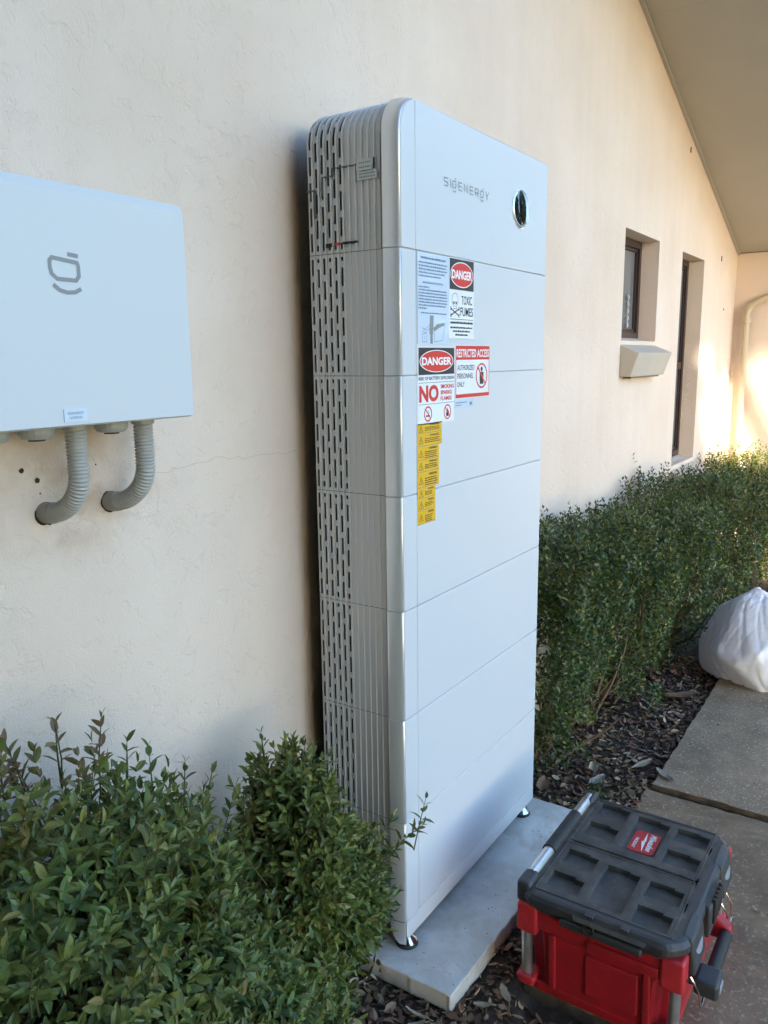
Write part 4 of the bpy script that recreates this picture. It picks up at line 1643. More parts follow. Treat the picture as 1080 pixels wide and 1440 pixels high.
def near_shrub(name, loc, blobs, ntwig, label, cat, mats, extra=None, seed=1, group=None, brown=None, leafsize=0.0315):
    rng = np.random.default_rng(seed)
    root = thing(name, loc, label, cat, group)
    p_, d_ = blob_points(ntwig, blobs, 0.42, rng)
    dd = unit(d_ * 0.9 + np.array([0, 0, 0.75]) + rng.normal(scale=.32, size=d_.shape))
    L_ = rng.uniform(0.045, 0.12, len(p_))
    base_ = p_ - dd * L_[:, None] * .8
    if extra:                        # shoots that stand clear of the crown
        eb_, ed_, el_ = zip(*extra)
        base_ = np.concatenate([base_, np.array(eb_)])
        dd = np.concatenate([dd, unit(np.array(ed_, float))])
        L_ = np.concatenate([L_, np.array(el_)])
    pos, al, no, sz = twigs_to_leaves(base_, dd, L_, 0.0165, leafsize, rng=rng)
    k = clear_of(pos, SOLID) & clear_of(pos + al * sz[:, None], SOLID)
    pos, al, no, sz = pos[k], al[k], no[k], sz[k]
    # young pale leaves in patches
    patch = np.sin(pos[:, 0] * 13 + 1.0) * np.sin(pos[:, 1] * 17 + pos[:, 2] * 11) + rng.normal(scale=.45, size=len(pos))
    which = (patch > mats[2]).astype(int)
    if brown is not None:
        c, r = brown
        which[np.linalg.norm((pos - np.array(c)) / np.array(r), axis=1) < 1 + rng.normal(scale=.12, size=len(pos))] = 2
    big = nearest_leaves(pos, sz, 300)
    is_big = np.zeros(len(pos), bool)
    is_big[big] = True
    mm = [M[mats[0]], M[mats[1]], M['leaf_brown']]
    for w in (0, 1, 2):
        s_ = (which == w) & ~is_big
        if s_.any():
            o = link('foliage', leaves_mesh('foliage', pos[s_], al[s_], no[s_], sz[s_], 'big'), root, mm[w])
            o['kind'] = 'stuff'
            if w == 2:
                o['label'] = 'browned frost bitten foliage'
    # the leaves that show largest, one object each, sharing mesh data
    T, F_ = leaf_template('big')
    protos = []
    for w in range(3):
        me_ = bpy.data.meshes.new('leaf')
        me_.from_pydata(T.tolist(), [], F_)
        me_.materials.append(mm[w])
        protos.append(me_)
    off = np.array(wloc(root))
    for i in big:
        o = bpy.data.objects.new('leaf', protos[which[i]])
        COL.objects.link(o)
        o.parent = root
        a = al[i]
        s = unit(np.cross(no[i], a)[None])[0]
        n_ = np.cross(a, s)
        q = sz[i]
        pp = pos[i] - off
        o.matrix_local = Matrix(((a[0] * q, s[0] * q, n_[0] * q, pp[0]), (a[1] * q, s[1] * q, n_[1] * q, pp[1]), (a[2] * q, s[2] * q, n_[2] * q, pp[2]), (0, 0, 0, 1)))
    # twigs, and branches from the stool
    tw = MB()
    sel = rng.choice(len(base_), min(1500, len(base_)), replace=False)
    if extra:
        sel = np.concatenate([sel, np.arange(len(base_) - len(extra), len(base_))])
    for i in sel:
        a = base_[i] - dd[i] * 0.04
        b = base_[i] + dd[i] * L_[i]
        if clear_of(np.array([a, b]), SOLID).all():
            tw.tube([a, (a + b) / 2 + rng.normal(scale=.003, size=3), b], [0.0018, 0.0014, 0.0007], 4, cap=False)
    o = tw.build('twigs', M['bark_green'], root)
    o['kind'] = 'stuff'
    br = MB()
    for c, r in blobs:
        tips = [np.array(c) + unit(rng.normal(size=(1, 3)))[0] * np.array(r) * rng.uniform(.55, .85) for _ in range(22)]
        tips = [t for t in tips if t[2] > -0.08 and clear_of(t[None], SOLID).all()]
        rt_ = np.array([c[0] * .6 + loc[0] * .4, c[1] * .6 + loc[1] * .4, GZ])
        branches(br, rt_, tips, rng)
    o = br.build('branches', M['bark'], root)
    o['kind'] = 'stuff'
    return root


# ------------------------------------------------------------------ shrubs by the camera
exA = [((-0.90, 0.14, 0.76), (.05, .1, 1), .07), ((-0.80, 0.15, 0.75), (.05, .1, 1), .07), ((-0.74, 0.13, 0.71), (.1, 0, 1), .10), ((-0.70, 0.12, 0.68), (.2, .1, 1), .07),
       ((-0.65, 0.12, 0.63), (.1, .1, 1), .09), ((-0.60, 0.10, 0.58), (.25, .1, 1), .09), ((-0.56, 0.10, 0.54), (.45, 0, 1), .09), ((-0.54, 0.08, 0.48), (.6, 0, 1), .09),
       ((-0.53, 0.06, 0.42), (.7, 0, 1), .08)]
near_shrub('shrub', (-0.85, 0.02, GZ),
           [((-0.95, 0.02, 0.38), (0.38, 0.25, 0.44)), ((-0.72, 0.07, 0.36), (0.17, 0.18, 0.34)), ((-0.66, -0.02, 0.14), (0.20, 0.25, 0.30)), ((-0.85, -0.12, 0.05), (0.36, 0.24, 0.36))],
           5000, 'dense dark green box shrub at the wall below the white cabinet, some tips browned', 'shrub', ('leaf', 'leaf_light', 0.75), exA, 3,
           brown=((-0.84, 0.17, 0.80), (0.15, 0.14, 0.10)))
exB = [((-0.37, 0.10, 0.54), (-.05, .1, 1), .10), ((-0.34, 0.08, 0.53), (.15, .1, 1), .08), ((-0.29, 0.06, 0.46), (.3, .1, 1), .09), ((-0.25, 0.06, 0.40), (.3, .0, 1), .08),
       ((-0.43, 0.10, 0.46), (-.3, .1, 1), .11), ((-0.13, -0.02, 0.275), (.95, -.32, .2), .12), ((-0.035, -0.055, 0.285), (.30, -.1, 1), .085), ((-0.16, 0.0, 0.28), (.6, -.2, .6), .10),
       ((-0.13, 0.0, 0.22), (.7, -.3, .5), .08), ((-0.45, 0.06, 0.38), (-.5, 0, .9), .1)]
near_shrub('shrub', (-0.30, 0.02, GZ),
           [((-0.33, 0.07, 0.36), (0.11, 0.14, 0.23)), ((-0.225, 0.06, 0.20), (0.135, 0.13, 0.16)), ((-0.40, 0.05, 0.03), (0.13, 0.15, 0.21))],
           2100, 'lighter green box shrub pressed against the slotted side of the white tower', 'shrub', ('leaf', 'leaf_light', -0.1), exB, 5)


# ------------------------------------------------------------------ hedge behind the tower
def hedge_shrub(name, x0, x1, yf, ztop, ntwig, size, kind, label, seed, ylow=0.02, light=0.9, matn='leaf_small', lead=0, zmin=0.02):
    rng = np.random.default_rng(seed)
    root = thing(name, ((x0 + x1) / 2, 0.08, GZ), label, 'shrub', 'shrubs in the clipped hedge along the wall')
    n_ = ntwig
    # clipped block with soft shoulders: sample front, top and the near end
    P_, D_ = [], []
    while len(P_) < n_:
        side = rng.choice(3, p=[0.48, 0.36, 0.16])
        dep = 0.16 * rng.random() ** 1.3
        if side == 0:
            x, z = rng.uniform(x0, x1), rng.uniform(zmin, 1) ** 0.8
            uu = 2 * (x - (x0 + x1) / 2) / (x1 - x0)
            y = yf + 0.22 * (1 - z) ** 1.4 + 0.08 * z ** 4 + 0.09 * uu ** 4
            zz_ = GZ + z * (ztop - GZ) * .97
            q = np.array([x, y + dep, zz_])
            d_ = np.array([rng.normal() * .3, -1.0, 0.25 + .4 * z])
        elif side == 1:
            x, y = rng.uniform(x0, x1), rng.uniform(yf + .03, WALL_Y - .01)
            q = np.array([x, y, ztop - dep - 0.07 * max(0, (yf + .16 - y) / .16) ** 2 - 0.11 * (2 * (x - (x0 + x1) / 2) / (x1 - x0)) ** 4 + rng.normal(scale=.02)])
            d_ = np.array([rng.normal() * .3, rng.normal() * .3 - .25, 1.0])
        else:
            y, z = rng.uniform(yf + .03, WALL_Y - .01), rng.uniform(zmin, 1)
            q = np.array([x0 + dep, y, GZ + z * (ztop - GZ) * .95])
            d_ = np.array([-1.0, -.2, .3])
        # lumps
        b_ = 0.065 * math.sin(q[0] * 7.3 + seed) * math.sin(q[2] * 8.1 + q[1] * 5) + 0.04 * math.sin(q[0] * 15 + q[2] * 13 + 2 * math.sin(q[2] * 9)) + rng.normal(scale=.018)
        q = q + d_ / np.linalg.norm(d_) * b_
        P_.append(q)
        D_.append(d_)
    P_, D_ = np.array(P_), unit(np.array(D_))
    dd = unit(D_ * .6 + np.array([0, 0, 1.0]) + rng.normal(scale=.30, size=D_.shape))
    L_ = rng.uniform(0.035, 0.12, len(P_))
    if lead:
        lp = np.stack([rng.uniform(x0, x1, lead), rng.uniform(yf + .04, WALL_Y - .03, lead), ztop - .03 + .03 * np.sin(np.arange(lead) * 2.1)], 1)
        P_ = np.concatenate([P_, lp])
        dd = np.concatenate([dd, unit(np.stack([rng.normal(scale=.12, size=lead), rng.normal(scale=.12, size=lead), np.ones(lead)], 1))])
        L_ = np.concatenate([L_, rng.uniform(.08, .20, lead)])
    pos, al, no, sz = twigs_to_leaves(P_ - dd * L_[:, None] * .6, dd, L_, size * 0.62, size, rng=rng)
    k = clear_of(pos, SOLID) & clear_of(pos + al * sz[:, None], SOLID)
    pos, al, no, sz = pos[k], al[k], no[k], sz[k]
    o = link('foliage', leaves_mesh('foliage', pos, al, no, sz, kind), root, M[matn])
    o['kind'] = 'stuff'
    br = MB()
    nr = max(2, int((x1 - x0) / .28))
    for i in range(nr):
        rx = x0 + (x1 - x0) * (i + .5) / nr + rng.uniform(-.05, .05)
        rt_ = np.array([rx, 0.12 + rng.uniform(-.05, .05), GZ])
        tips = [np.array([rx + rng.uniform(-.28, .28), rng.uniform(yf + .03, WALL_Y - .04), rng.uniform(GZ + .12, ztop - .12)]) for _ in range(13)]
        tips = [t for t in tips if clear_of(t[None], SOLID).all()]
        branches(br, rt_, tips, rng, 0.010, 0.002, .03)
    o = br.build('branches', M['bark'], root)
    o['kind'] = 'stuff'
    return root


hedge_shrub('shrub', 0.98, 1.78, -0.13, 0.74, 2000, 0.029, 'mid', 'small leaved hedge shrub right behind the white tower, bare stems at its foot', 31, lead=22, zmin=0.10)
hedge_shrub('shrub', 1.70, 2.42, -0.19, 0.67, 1600, 0.029, 'mid', 'hedge shrub between the tower and the bin bag, below the small window', 32, lead=18, zmin=0.08)
hedge_shrub('shrub', 2.40, 3.25, -0.23, 0.73, 1800, 0.030, 'mid', 'taller hedge shrub behind the white bin bag', 33, lead=24)
hedge_shrub('shrub', 3.20, 4.20, -0.32, 0.63, 1700, 0.030, 'flat', 'hedge shrub under the long narrow window', 34, lead=14)
hedge_shrub('shrub', 4.15, 5.12, -0.42, 0.68, 1900, 0.028, 'flat', 'sunlit yellow green hedge shrub in the corner by the downpipe', 35, lead=16, matn='leaf_light')


# ------------------------------------------------------------------ leaf litter and mulch
def litter(name, n, xr, yr, size, m, rng, zoff=0.004, label=None, dens=None):
    x = rng.uniform(*xr, n)
    y = rng.uniform(*yr, n)
    if dens is not None:
        k = rng.random(n) < dens(x, y)
        x, y = x[k], y[k]
    k = ~((x > -0.055) & (x < 0.85) & (y > -0.155))
    k &= ~((x > 0.075) & (x < 0.60) & (y < -0.23) & (y > -0.66))
    k &= ~((x > 0.115) & (y < -0.275))
    x, y = x[k], y[k]
    z = np.array([bed_z(a, b) for a, b in zip(x, y)]) + rng.uniform(0.001, zoff, len(x))
    T = np.array([(-.5, 0, 0), (-.2, .2, .08), (-.15, -.2, .06), (.2, .17, .07), (.25, -.19, .09), (.5, 0, .02), (0, 0, .0)])
    F_ = [(0, 6, 1), (0, 2, 6), (1, 6, 3), (2, 4, 6), (3, 6, 5), (6, 4, 5)]
    n = len(x)
    th = rng.uniform(0, 2 * math.pi, n)
    al = np.stack([np.cos(th), np.sin(th), rng.normal(scale=.28, size=n)], 1)
    no = unit(np.stack([rng.normal(scale=.4, size=n), rng.normal(scale=.4, size=n), np.where(rng.random(n) < .5, 1., -1.)], 1))
    al = unit(al)
    sd = unit(np.cross(no, al))
    no = np.cross(al, sd)
    s = size * rng.uniform(.4, 1.35, n)
    asp = rng.uniform(.45, 1.35, n)
    V = np.stack([x, y, z + s * .12], 1)[:, None, :] + s[:, None, None] * (T[None, :, 0:1] * al[:, None] + T[None, :, 1:2] * asp[:, None, None] * sd[:, None] + T[None, :, 2:3] * rng.uniform(-1, 2.2, n)[:, None, None] * no[:, None])
    b_ = np.arange(n) * 7
    L = []
    for f in F_:
        L += (b_[:, None] + np.array(f)[None]).tolist()
    o = link(name, fast_mesh(name, V.reshape(-1, 3), L), None, m)
    tag(o, label, 'leaf litter' if 'leaf' in name else 'mulch', kind='stuff')
    return o


rl = np.random.default_rng(44)
litter('leaf_litter', 12000, (-0.7, 2.6), (-0.60, 0.28), 0.029, M['litter'], rl, 0.014, 'brown dry leaf litter lying on the soil round the pad and path')
litter('bark_mulch', 12000, (-0.7, 2.75), (-0.60, 0.28), 0.017, M['litter_dark'], rl, 0.006, 'dark crumbly mulch covering the soil under the hedge')


def path_crumbs(name, n, label, rng):
    x = rng.uniform(0.15, 2.7, n)
    y = -0.29 - np.abs(rng.normal(scale=.22, size=n))
    k = (y > -1.25) & ~((x > 0.06) & (x < 0.62) & (y > -0.68)) & (np.abs(x - 1.192) > .02)
    x, y = x[k], y[k]
    z = np.where(x < 1.19, -0.1272, -0.1112)
    n = len(x)
    th = rng.uniform(0, 6.28, n)
    al = np.stack([np.cos(th), np.sin(th), rng.uniform(0, .3, n)], 1)
    no = unit(np.stack([rng.normal(scale=.25, size=n), rng.normal(scale=.25, size=n), np.ones(n)], 1))
    o = link(name, leaves_mesh(name, np.stack([x, y, z], 1), al, no, rng.uniform(.003, .011, n) * np.where(rng.random(n) < .06, 1.8, 1), 'mid'), None, M['litter'])
    tag(o, label, 'leaf litter', kind='stuff')


def pad_crumbs(n, rng):
    x = rng.uniform(-.04, .84, n)
    y = -0.155 + np.abs(rng.normal(scale=.06, size=n))
    k = (y < .0) | (rng.random(n) < .3)
    x, y = x[k], y[k]
    n = len(x)
    th = rng.uniform(0, 6.28, n)
    al = np.stack([np.cos(th), np.sin(th), rng.uniform(0, .3, n)], 1)
    no = unit(np.stack([rng.normal(scale=.25, size=n), rng.normal(scale=.25, size=n), np.ones(n)], 1))
    o = link('pad_crumbs', leaves_mesh('pad_crumbs', np.stack([x, y, np.full(n, PAD + .0008)], 1), al, no, rng.uniform(.002, .008, n), 'mid'), None, M['litter_dark'])
    tag(o, 'specks of soil and leaf lying on the cement pad', 'leaf litter', kind='stuff')


pad_crumbs(60, np.random.default_rng(15))
path_crumbs('path_crumbs', 520, 'tiny crumbs of dry leaf scattered along the edge of the path', np.random.default_rng(5))


def fallen_leaf(x, y, z, ln_, wd, rot, m, label, curl=0.25, tilt=0.15):
    """a curled dry leaf with midrib fold and toothed outline"""
    n_ = 9
    vs, fs = [], []
    rr = random.Random(int(abs(x * 1000) + abs(y * 777)))
    for i in range(n_):
        t = i / (n_ - 1)
        w_ = wd * math.sin(math.pi * min(1, t * .92 + .04)) ** .8 * (1 + rr.uniform(-.18, .18))
        zc = curl * ln_ * (t - .5) ** 2
        for s_ in (-1, -.5, 0, .5, 1):
            vs.append(((t - .5) * ln_, s_ * w_ / 2, zc + abs(s_) * wd * curl * .6 + rr.uniform(-.001, .001)))
    for i in range(n_ - 1):
        for k in range(4):
            a = i * 5 + k
            fs.append((a, a + 1, a + 6, a + 5))
    b = MB()
    b.add(vs, fs)
    b.tube([(-ln_ * .5, 0, curl * ln_ * .25), (-ln_ * .72, 0.002, curl * ln_ * .3)], [0.0012, 0.0008], 5)
    me_ = bpy.data.meshes.new('fallen_leaf')
    me_.from_pydata(b.v, [], b.f)
    me_.materials.append(m)
    me_.shade_smooth()
    o = bpy.data.objects.new('fallen_leaf', me_)
    COL.objects.link(o)
    o.location = (x, y, z)
    o.rotation_euler = (tilt, -tilt * .6, rot)
    tag(o, label, 'leaf', 'larger fallen leaves on bed and path')


fallen_leaf(2.02, -0.175, -0.118, 0.17, 0.075, 2.5, M['dead_leaf'], 'big brown curled dead leaf on the mulch at the foot of the hedge', .3)
fallen_leaf(1.27, -0.300, -0.108, 0.085, 0.032, 1.0, M['dead_leaf_grey'], 'grey curled leaf lying on the edge of the far path slab', .3)
fallen_leaf(1.33, -0.205, -0.118, 0.10, 0.026, -0.5, M['dead_leaf_pale'], 'long pale strip like leaf on the mulch beside the path edge', .2)
fallen_leaf(1.20, -0.06, -0.122, 0.075, 0.035, 0.4, M['dead_leaf_pale'], 'pale crescent leaf in the middle of the mulch behind the tower', .5)
fallen_leaf(1.13, -0.10, -0.122, 0.080, 0.036, -0.4, M['dead_leaf_grey'], 'grey leaf on the mulch just behind the tool box', .3)
fallen_leaf(0.96, -0.155, -0.12, 0.075, 0.045, 1.2, M['dead_leaf'], 'rust brown leaf at the far corner of the cement pad', .4)
fallen_leaf(0.99, 0.05, -0.12, 0.09, 0.045, 0.2, M['dead_leaf'], 'rust brown leaf in the shade behind the tower foot', .3)
fallen_leaf(-0.128, -0.105, -0.113, 0.058, 0.022, 1.9, M['dead_leaf_pale'], 'pale yellow leaf leaning on the near edge of the cement pad', .3, .5)
fallen_leaf(-0.150, -0.118, -0.120, 0.050, 0.020, 2.6, M['dead_leaf_pale'], 'small pale leaf beside the one leaning on the pad edge', .4, .3)
fallen_leaf(0.055, -0.245, -0.128, 0.055, 0.022, 0.8, M['dead_leaf_pale'], 'pale leaf on the mulch by the near left foot of the tool box', .3)
fallen_leaf(-0.005, -0.215, -0.128, 0.045, 0.020, 2.2, M['dead_leaf_pale'], 'light leaf next to the near corner of the cement pad', .3)
fallen_leaf(0.70, -0.70, -0.122, 0.026, 0.012, 0.8, M['dead_leaf_pale'], 'tiny pale leaf on the near slab to the right of the tool box latch', .3)
fallen_leaf(1.05, -0.79, -0.122, 0.03, 0.014, 0.3, M['dead_leaf_pale'], 'tiny pale leaf on the near slab at the right edge', .3)

# low green weed in the mulch
def weed(x, y, label, n_=26, s=0.03, seed=1):
    rng = np.random.default_rng(seed)
    base_ = np.stack([x + rng.normal(scale=.013, size=n_), y + rng.normal(scale=.012, size=n_), np.full(n_, GZ + .005)], 1)
    dd = unit(np.stack([rng.normal(scale=.6, size=n_), rng.normal(scale=.6, size=n_), np.ones(n_) * .8], 1))
    pos, al, no, sz = twigs_to_leaves(base_, dd, rng.uniform(.02, .05, n_), .010, s * .5, rng=rng)
    o = link('weed', leaves_mesh('weed', pos, al, no, sz, 'mid'), None, M['leaf_small'])
    tag(o, label, 'weed')


weed(1.06, -0.12, 'low green weed in the mulch behind the tool box', seed=3)

# ------------------------------------------------------------------ tool box
TZ = -0.132
tb = thing('tool_box', (0.34, -0.45, TZ), 'red plastic tool box with dusty black pocketed lid on the path edge', 'tool box')
bx0, bx1, by0, by1 = 0.092, 0.588, -0.638, -0.262     # body at the rim


def taper_loop(z, k, r=0.03):
    """rounded rectangle loop drawn in by k at height z"""
    a0, a1, b0, b1 = bx0 + k, bx1 - k, by0 + k, by1 - k
    o_ = []
    for cx, cy, an in ((a1 - r, b0 + r, -math.pi / 2), (a1 - r, b1 - r, 0), (a0 + r, b1 - r, math.pi / 2), (a0 + r, b0 + r, math.pi)):
        o_ += [(cx + r * math.cos(an + math.pi / 2 * q / 5), cy + r * math.sin(an + math.pi / 2 * q / 5), z) for q in range(6)]
    return o_


def nook_loop(z, k, c=0.050):
    """body outline with a square nook cut out of every corner for the posts"""
    a0, a1, b0, b1 = bx0 + k, bx1 - k, by0 + k, by1 - k
    return [(x, y, z) for x, y in [(a0 + c, b0), (a1 - c, b0), (a1 - c * .8, b0 + c * .8), (a1, b0 + c), (a1, b1 - c), (a1 - c * .8, b1 - c * .8), (a1 - c, b1), (a0 + c, b1), (a0 + c * .8, b1 - c * .8), (a0, b1 - c), (a0, b0 + c), (a0 + c * .8, b0 + c * .8)]]


def loft(mb, loops, cap0=True, cap1=True):
    n_ = len(loops[0])
    vs = [v for l_ in loops for v in l_]
    fs = []
    for i in range(len(loops) - 1):
        fs += [(i * n_ + k, i * n_ + (k + 1) % n_, (i + 1) * n_ + (k + 1) % n_, (i + 1) * n_ + k) for k in range(n_)]
    if cap0:
        fs.append(tuple(range(n_ - 1, -1, -1)))
    if cap1:
        fs.append(tuple(range((len(loops) - 1) * n_, len(loops) * n_)))
    mb.add(vs, fs)


bb = MB()
loft(bb, [taper_loop(TZ, 0.026), taper_loop(TZ + .008, 0.018), taper_loop(TZ + .034, 0.014)])
loft(bb, [nook_loop(TZ + .030, 0.016), nook_loop(0.052, 0.006)])
loft(bb, [taper_loop(0.050, 0.004), taper_loop(0.110, 0.000)])
body = bb.build('body', M['red'], tb, bevel=0.004, bseg=2)
# raised ribs and sunk centre panel on the near end, foot flange
rb = MB()
for y0, y1 in ((-0.572, -0.556), (-0.352, -0.336)):
    rb.hexa([(bx0 + .008, y0, TZ + .034), (bx0 + .030, y0, TZ + .034), (bx0 + .030, y1, TZ + .034), (bx0 + .008, y1, TZ + .034)],
            [(bx0 - .001, y0, 0.050), (bx0 + .02, y0, 0.050), (bx0 + .02, y1, 0.050), (bx0 - .001, y1, 0.050)])
rb.hexa([(bx0 + .007, -0.545, TZ + .060), (bx0 + .03, -0.545, TZ + .060), (bx0 + .03, -0.425, TZ + .060), (bx0 + .007, -0.425, TZ + .060)],
        [(bx0 + .001, -0.545, 0.034), (bx0 + .02, -0.545, 0.034), (bx0 + .02, -0.425, 0.034), (bx0 + .001, -0.425, 0.034)])
rb.hexa([(bx0 - .003, -0.590, 0.050), (bx0 + .02, -0.590, 0.050), (bx0 + .02, -0.430, 0.050), (bx0 - .003, -0.430, 0.050)],
        [(bx0 - .006, -0.590, 0.078), (bx0 + .02, -0.590, 0.078), (bx0 + .02, -0.430, 0.078), (bx0 - .006, -0.430, 0.078)])
rb.build('end_panel', M['red'], body, bevel=0.003)

# four corners: red cap, aluminium post, red cup
for sx, cx in ((-1, bx0 + .020), (1, bx1 - .020)):
    for sy, cy in ((-1, by0 + .020), (1, by1 - .020)):
        g = MB()
        e = 0.026
        g.hexa([(cx - e, cy - e, 0.036), (cx + e, cy - e, 0.036), (cx + e, cy + e, 0.036), (cx - e, cy + e, 0.036)],
               [(cx - e * .96, cy - e * .96, 0.112), (cx + e * .96, cy - e * .96, 0.112), (cx + e * .96, cy + e * .96, 0.112), (cx - e * .96, cy + e * .96, 0.112)])
        cap_ = g.build('corner_guard', M['red2'], tb, bevel=0.007, bseg=3)
        MB().tube([(cx + sx * .003, cy + sy * .003, TZ + .040), (cx + sx * .006, cy + sy * .006, 0.040)], 0.0130, 16).build('corner_post', M['alu'], cap_, smooth=True)
        q_ = MB()
        kx, ky = cx + sx * .001, cy + sy * .001
        q_.hexa([(kx - .020, ky - .020, TZ + .022), (kx + .020, ky - .020, TZ + .022), (kx + .020, ky + .020, TZ + .022), (kx - .020, ky + .020, TZ + .022)],
                [(kx - .025, ky - .025, TZ + .050), (kx + .025, ky - .025, TZ + .050), (kx + .025, ky + .025, TZ + .050), (kx - .025, ky + .025, TZ + .050)])
        q_.build('post_foot', M['red2'], cap_, bevel=0.007, bseg=2)
        MB().tube([(cx + sx * .0, cy + sy * .027, 0.060), (cx, cy + sy * .0285, 0.060)], 0.004, 10).build('rivet', M['black'], cap_)

# lid: skirt, rounded rim and a top plate with sunk pockets
lx0, lx1, ly0, ly1 = 0.080, 0.583, -0.645, -0.252


def lid_loop(z, k, ch=0.036):
    a0, a1, b0, b1 = lx0 + k, lx1 - k, ly0 + k, ly1 - k
    o_ = []
    c = ch
    pts_ = [(a0 + c, b0), (a1 - c, b0), (a1, b0 + c), (a1, b1 - c), (a1 - c, b1), (a0 + c, b1), (a0, b1 - c), (a0, b0 + c)]
    # round each chamfer corner with an extra point
    n_ = len(pts_)
    for i in range(n_):
        p0, p1, p2 = Vector(pts_[i - 1]), Vector(pts_[i]), Vector(pts_[(i + 1) % n_])
        r_ = 0.013
        u = (p0 - p1).normalized() * r_
        v = (p2 - p1).normalized() * r_
        for t in (0, .5, 1):
            q = p1 + u * (1 - t) ** 2 + v * t ** 2
            o_.append((q.x, q.y, z))
    return o_


ld = MB()
loft(ld, [lid_loop(0.102, 0.014), lid_loop(0.104, 0.009), lid_loop(0.118, 0.007), lid_loop(0.120, 0.0), lid_loop(0.136, 0.0), lid_loop(0.146, 0.006), lid_loop(0.149, 0.012), lid_loop(0.1492, 0.026)], True, False)
lid = ld.build('lid', M['black'], tb, bevel=0.0015, bseg=1)

pockets = [(0.135, 0.196, -0.306, -0.386), (0.240, 0.300, -0.306, -0.386), (0.124, 0.288, -0.411, -0.492), (0.115, 0.181, -0.515, -0.596), (0.218, 0.282, -0.515, -0.596),
           (0.384, 0.450, -0.308, -0.388), (0.494, 0.554, -0.308, -0.388), (0.374, 0.543, -0.412, -0.497), (0.370, 0.432, -0.516, -0.599), (0.476, 0.540, -0.516, -0.599)]
depth_ = [0.012] * 10
ux = {lx0 + .026, lx1 - .026, 0.329, 0.338}
uy = {ly0 + .026, ly1 - .026, -0.300, -0.602}
notch = []
for (a, b, c, d) in pockets:
    # far wall steps: a shallow shelf along the far edge, cut back at one end
    t = (b - 0.0, b - 0.010, c - .004, c - .030)
    notch.append((b - 0.007, b, d, d + 0.024))
    for x in (a, b, b - 0.007):
        ux.add(x)
    for y in (c, d, d + 0.026, c - .018):
        uy.add(y)
for s_ in (0.21, 0.315, 0.46):
    ux |= {s_, s_ + .034}
uy |= {-0.612, -0.604}
ux, uy = sorted(ux), sorted(uy)


def plate_z(x, y):
    for (a, b, c, d) in pockets:
        if a < x < b and d < y < c:
            for (p, q, r, s_) in notch:
                if p < x < q and r < y < s_:
                    return 0.1495
            return 0.1345
    if 0.329 < x < 0.338 and -0.602 < y < -0.300:
        return 0.1462
    for s_ in (0.21, 0.315, 0.46):
        if s_ < x < s_ + .034 and -0.612 < y < -0.604:
            return 0.139
    return 0.1495


pm = MB()
Z = [[plate_z((ux[i] + ux[i + 1]) / 2, (uy[j] + uy[j + 1]) / 2) for j in range(len(uy) - 1)] for i in range(len(ux) - 1)]
for i in range(len(ux) - 1):
    for j in range(len(uy) - 1):
        z = Z[i][j]
        a, b, c, d = ux[i], ux[i + 1], uy[j], uy[j + 1]
        pm.quad((a, c, z), (b, c, z), (b, d, z), (a, d, z))
        if i + 1 < len(ux) - 1 and Z[i + 1][j] != z:
            z2 = Z[i + 1][j]
            pm.quad((b, c, z), (b, c, z2), (b, d, z2), (b, d, z))
        if j + 1 < len(uy) - 1 and Z[i][j + 1] != z:
            z2 = Z[i][j + 1]
            pm.quad((a, d, z), (b, d, z), (b, d, z2), (a, d, z2))
me = bpy.data.meshes.new('pocket_plate')
me.from_pydata(pm.v, [], pm.f)
bm = bmesh.new()
bm.from_mesh(me)
bmesh.ops.remove_doubles(bm, verts=bm.verts, dist=1e-5)
bmesh.ops.recalc_face_normals(bm, faces=bm.faces)
bmesh.ops.dissolve_limit(bm, angle_limit=0.01, verts=bm.verts, edges=bm.edges)
ed = [e for e in bm.edges if len(e.link_faces) == 2 and e.calc_face_angle(0) > .5]
bmesh.ops.bevel(bm, geom=ed, offset=0.0030, segments=2, profile=0.5, affect='EDGES', clamp_overlap=True)
bm.to_mesh(me)
bm.free()
plate = link('pocket_plate', me, lid, M['lid'])
me.shade_smooth()
me.set_sharp_from_angle(angle=math.radians(40))
# raised bead framing the two halves of the plate
fr_ = MB()
for (a, b) in ((0.108, 0.326), (0.341, 0.562)):
    for (p, q) in (((a, -0.293), (b, -0.293)), ((a, -0.607), (b, -0.607)), ((a, -0.293), (a, -0.607)), ((b, -0.293), (b, -0.607))):
        fr_.box((min(p[0], q[0]) - .0018, min(p[1], q[1]) - .0018, 0.1492), (max(p[0], q[0]) + .0018, max(p[1], q[1]) + .0018, 0.1512))
fr_.build('frame_bead', M['lid'], lid, bevel=0.0008, bseg=1)

# maker's plate in the far centre pocket, reads from the wall side
lgx, lgy = 0.447, -0.4545
hw, hh = 0.050, 0.033
bp_ = MB()
n6 = 6
r_ = 0.010
outl = []
for cx, cy, an in ((hw - r_, -hh + r_, -math.pi / 2), (hw - r_, hh - r_, 0), (-hw + r_, hh - r_, math.pi / 2), (-hw + r_, -hh + r_, math.pi)):
    outl += [(lgx + cx + r_ * math.cos(an + math.pi / 2 * q / n6), lgy + cy + r_ * math.sin(an + math.pi / 2 * q / n6), 0.1346) for q in range(n6 + 1)]
bp_.prism(outl, (0, 0, 0.0022))
badge = bp_.build('badge', M['red2'], lid, bevel=0.0007, bseg=1)
zt = 0.1372


def bmap(u, v):
    return (lgx - u, lgy - v, zt)


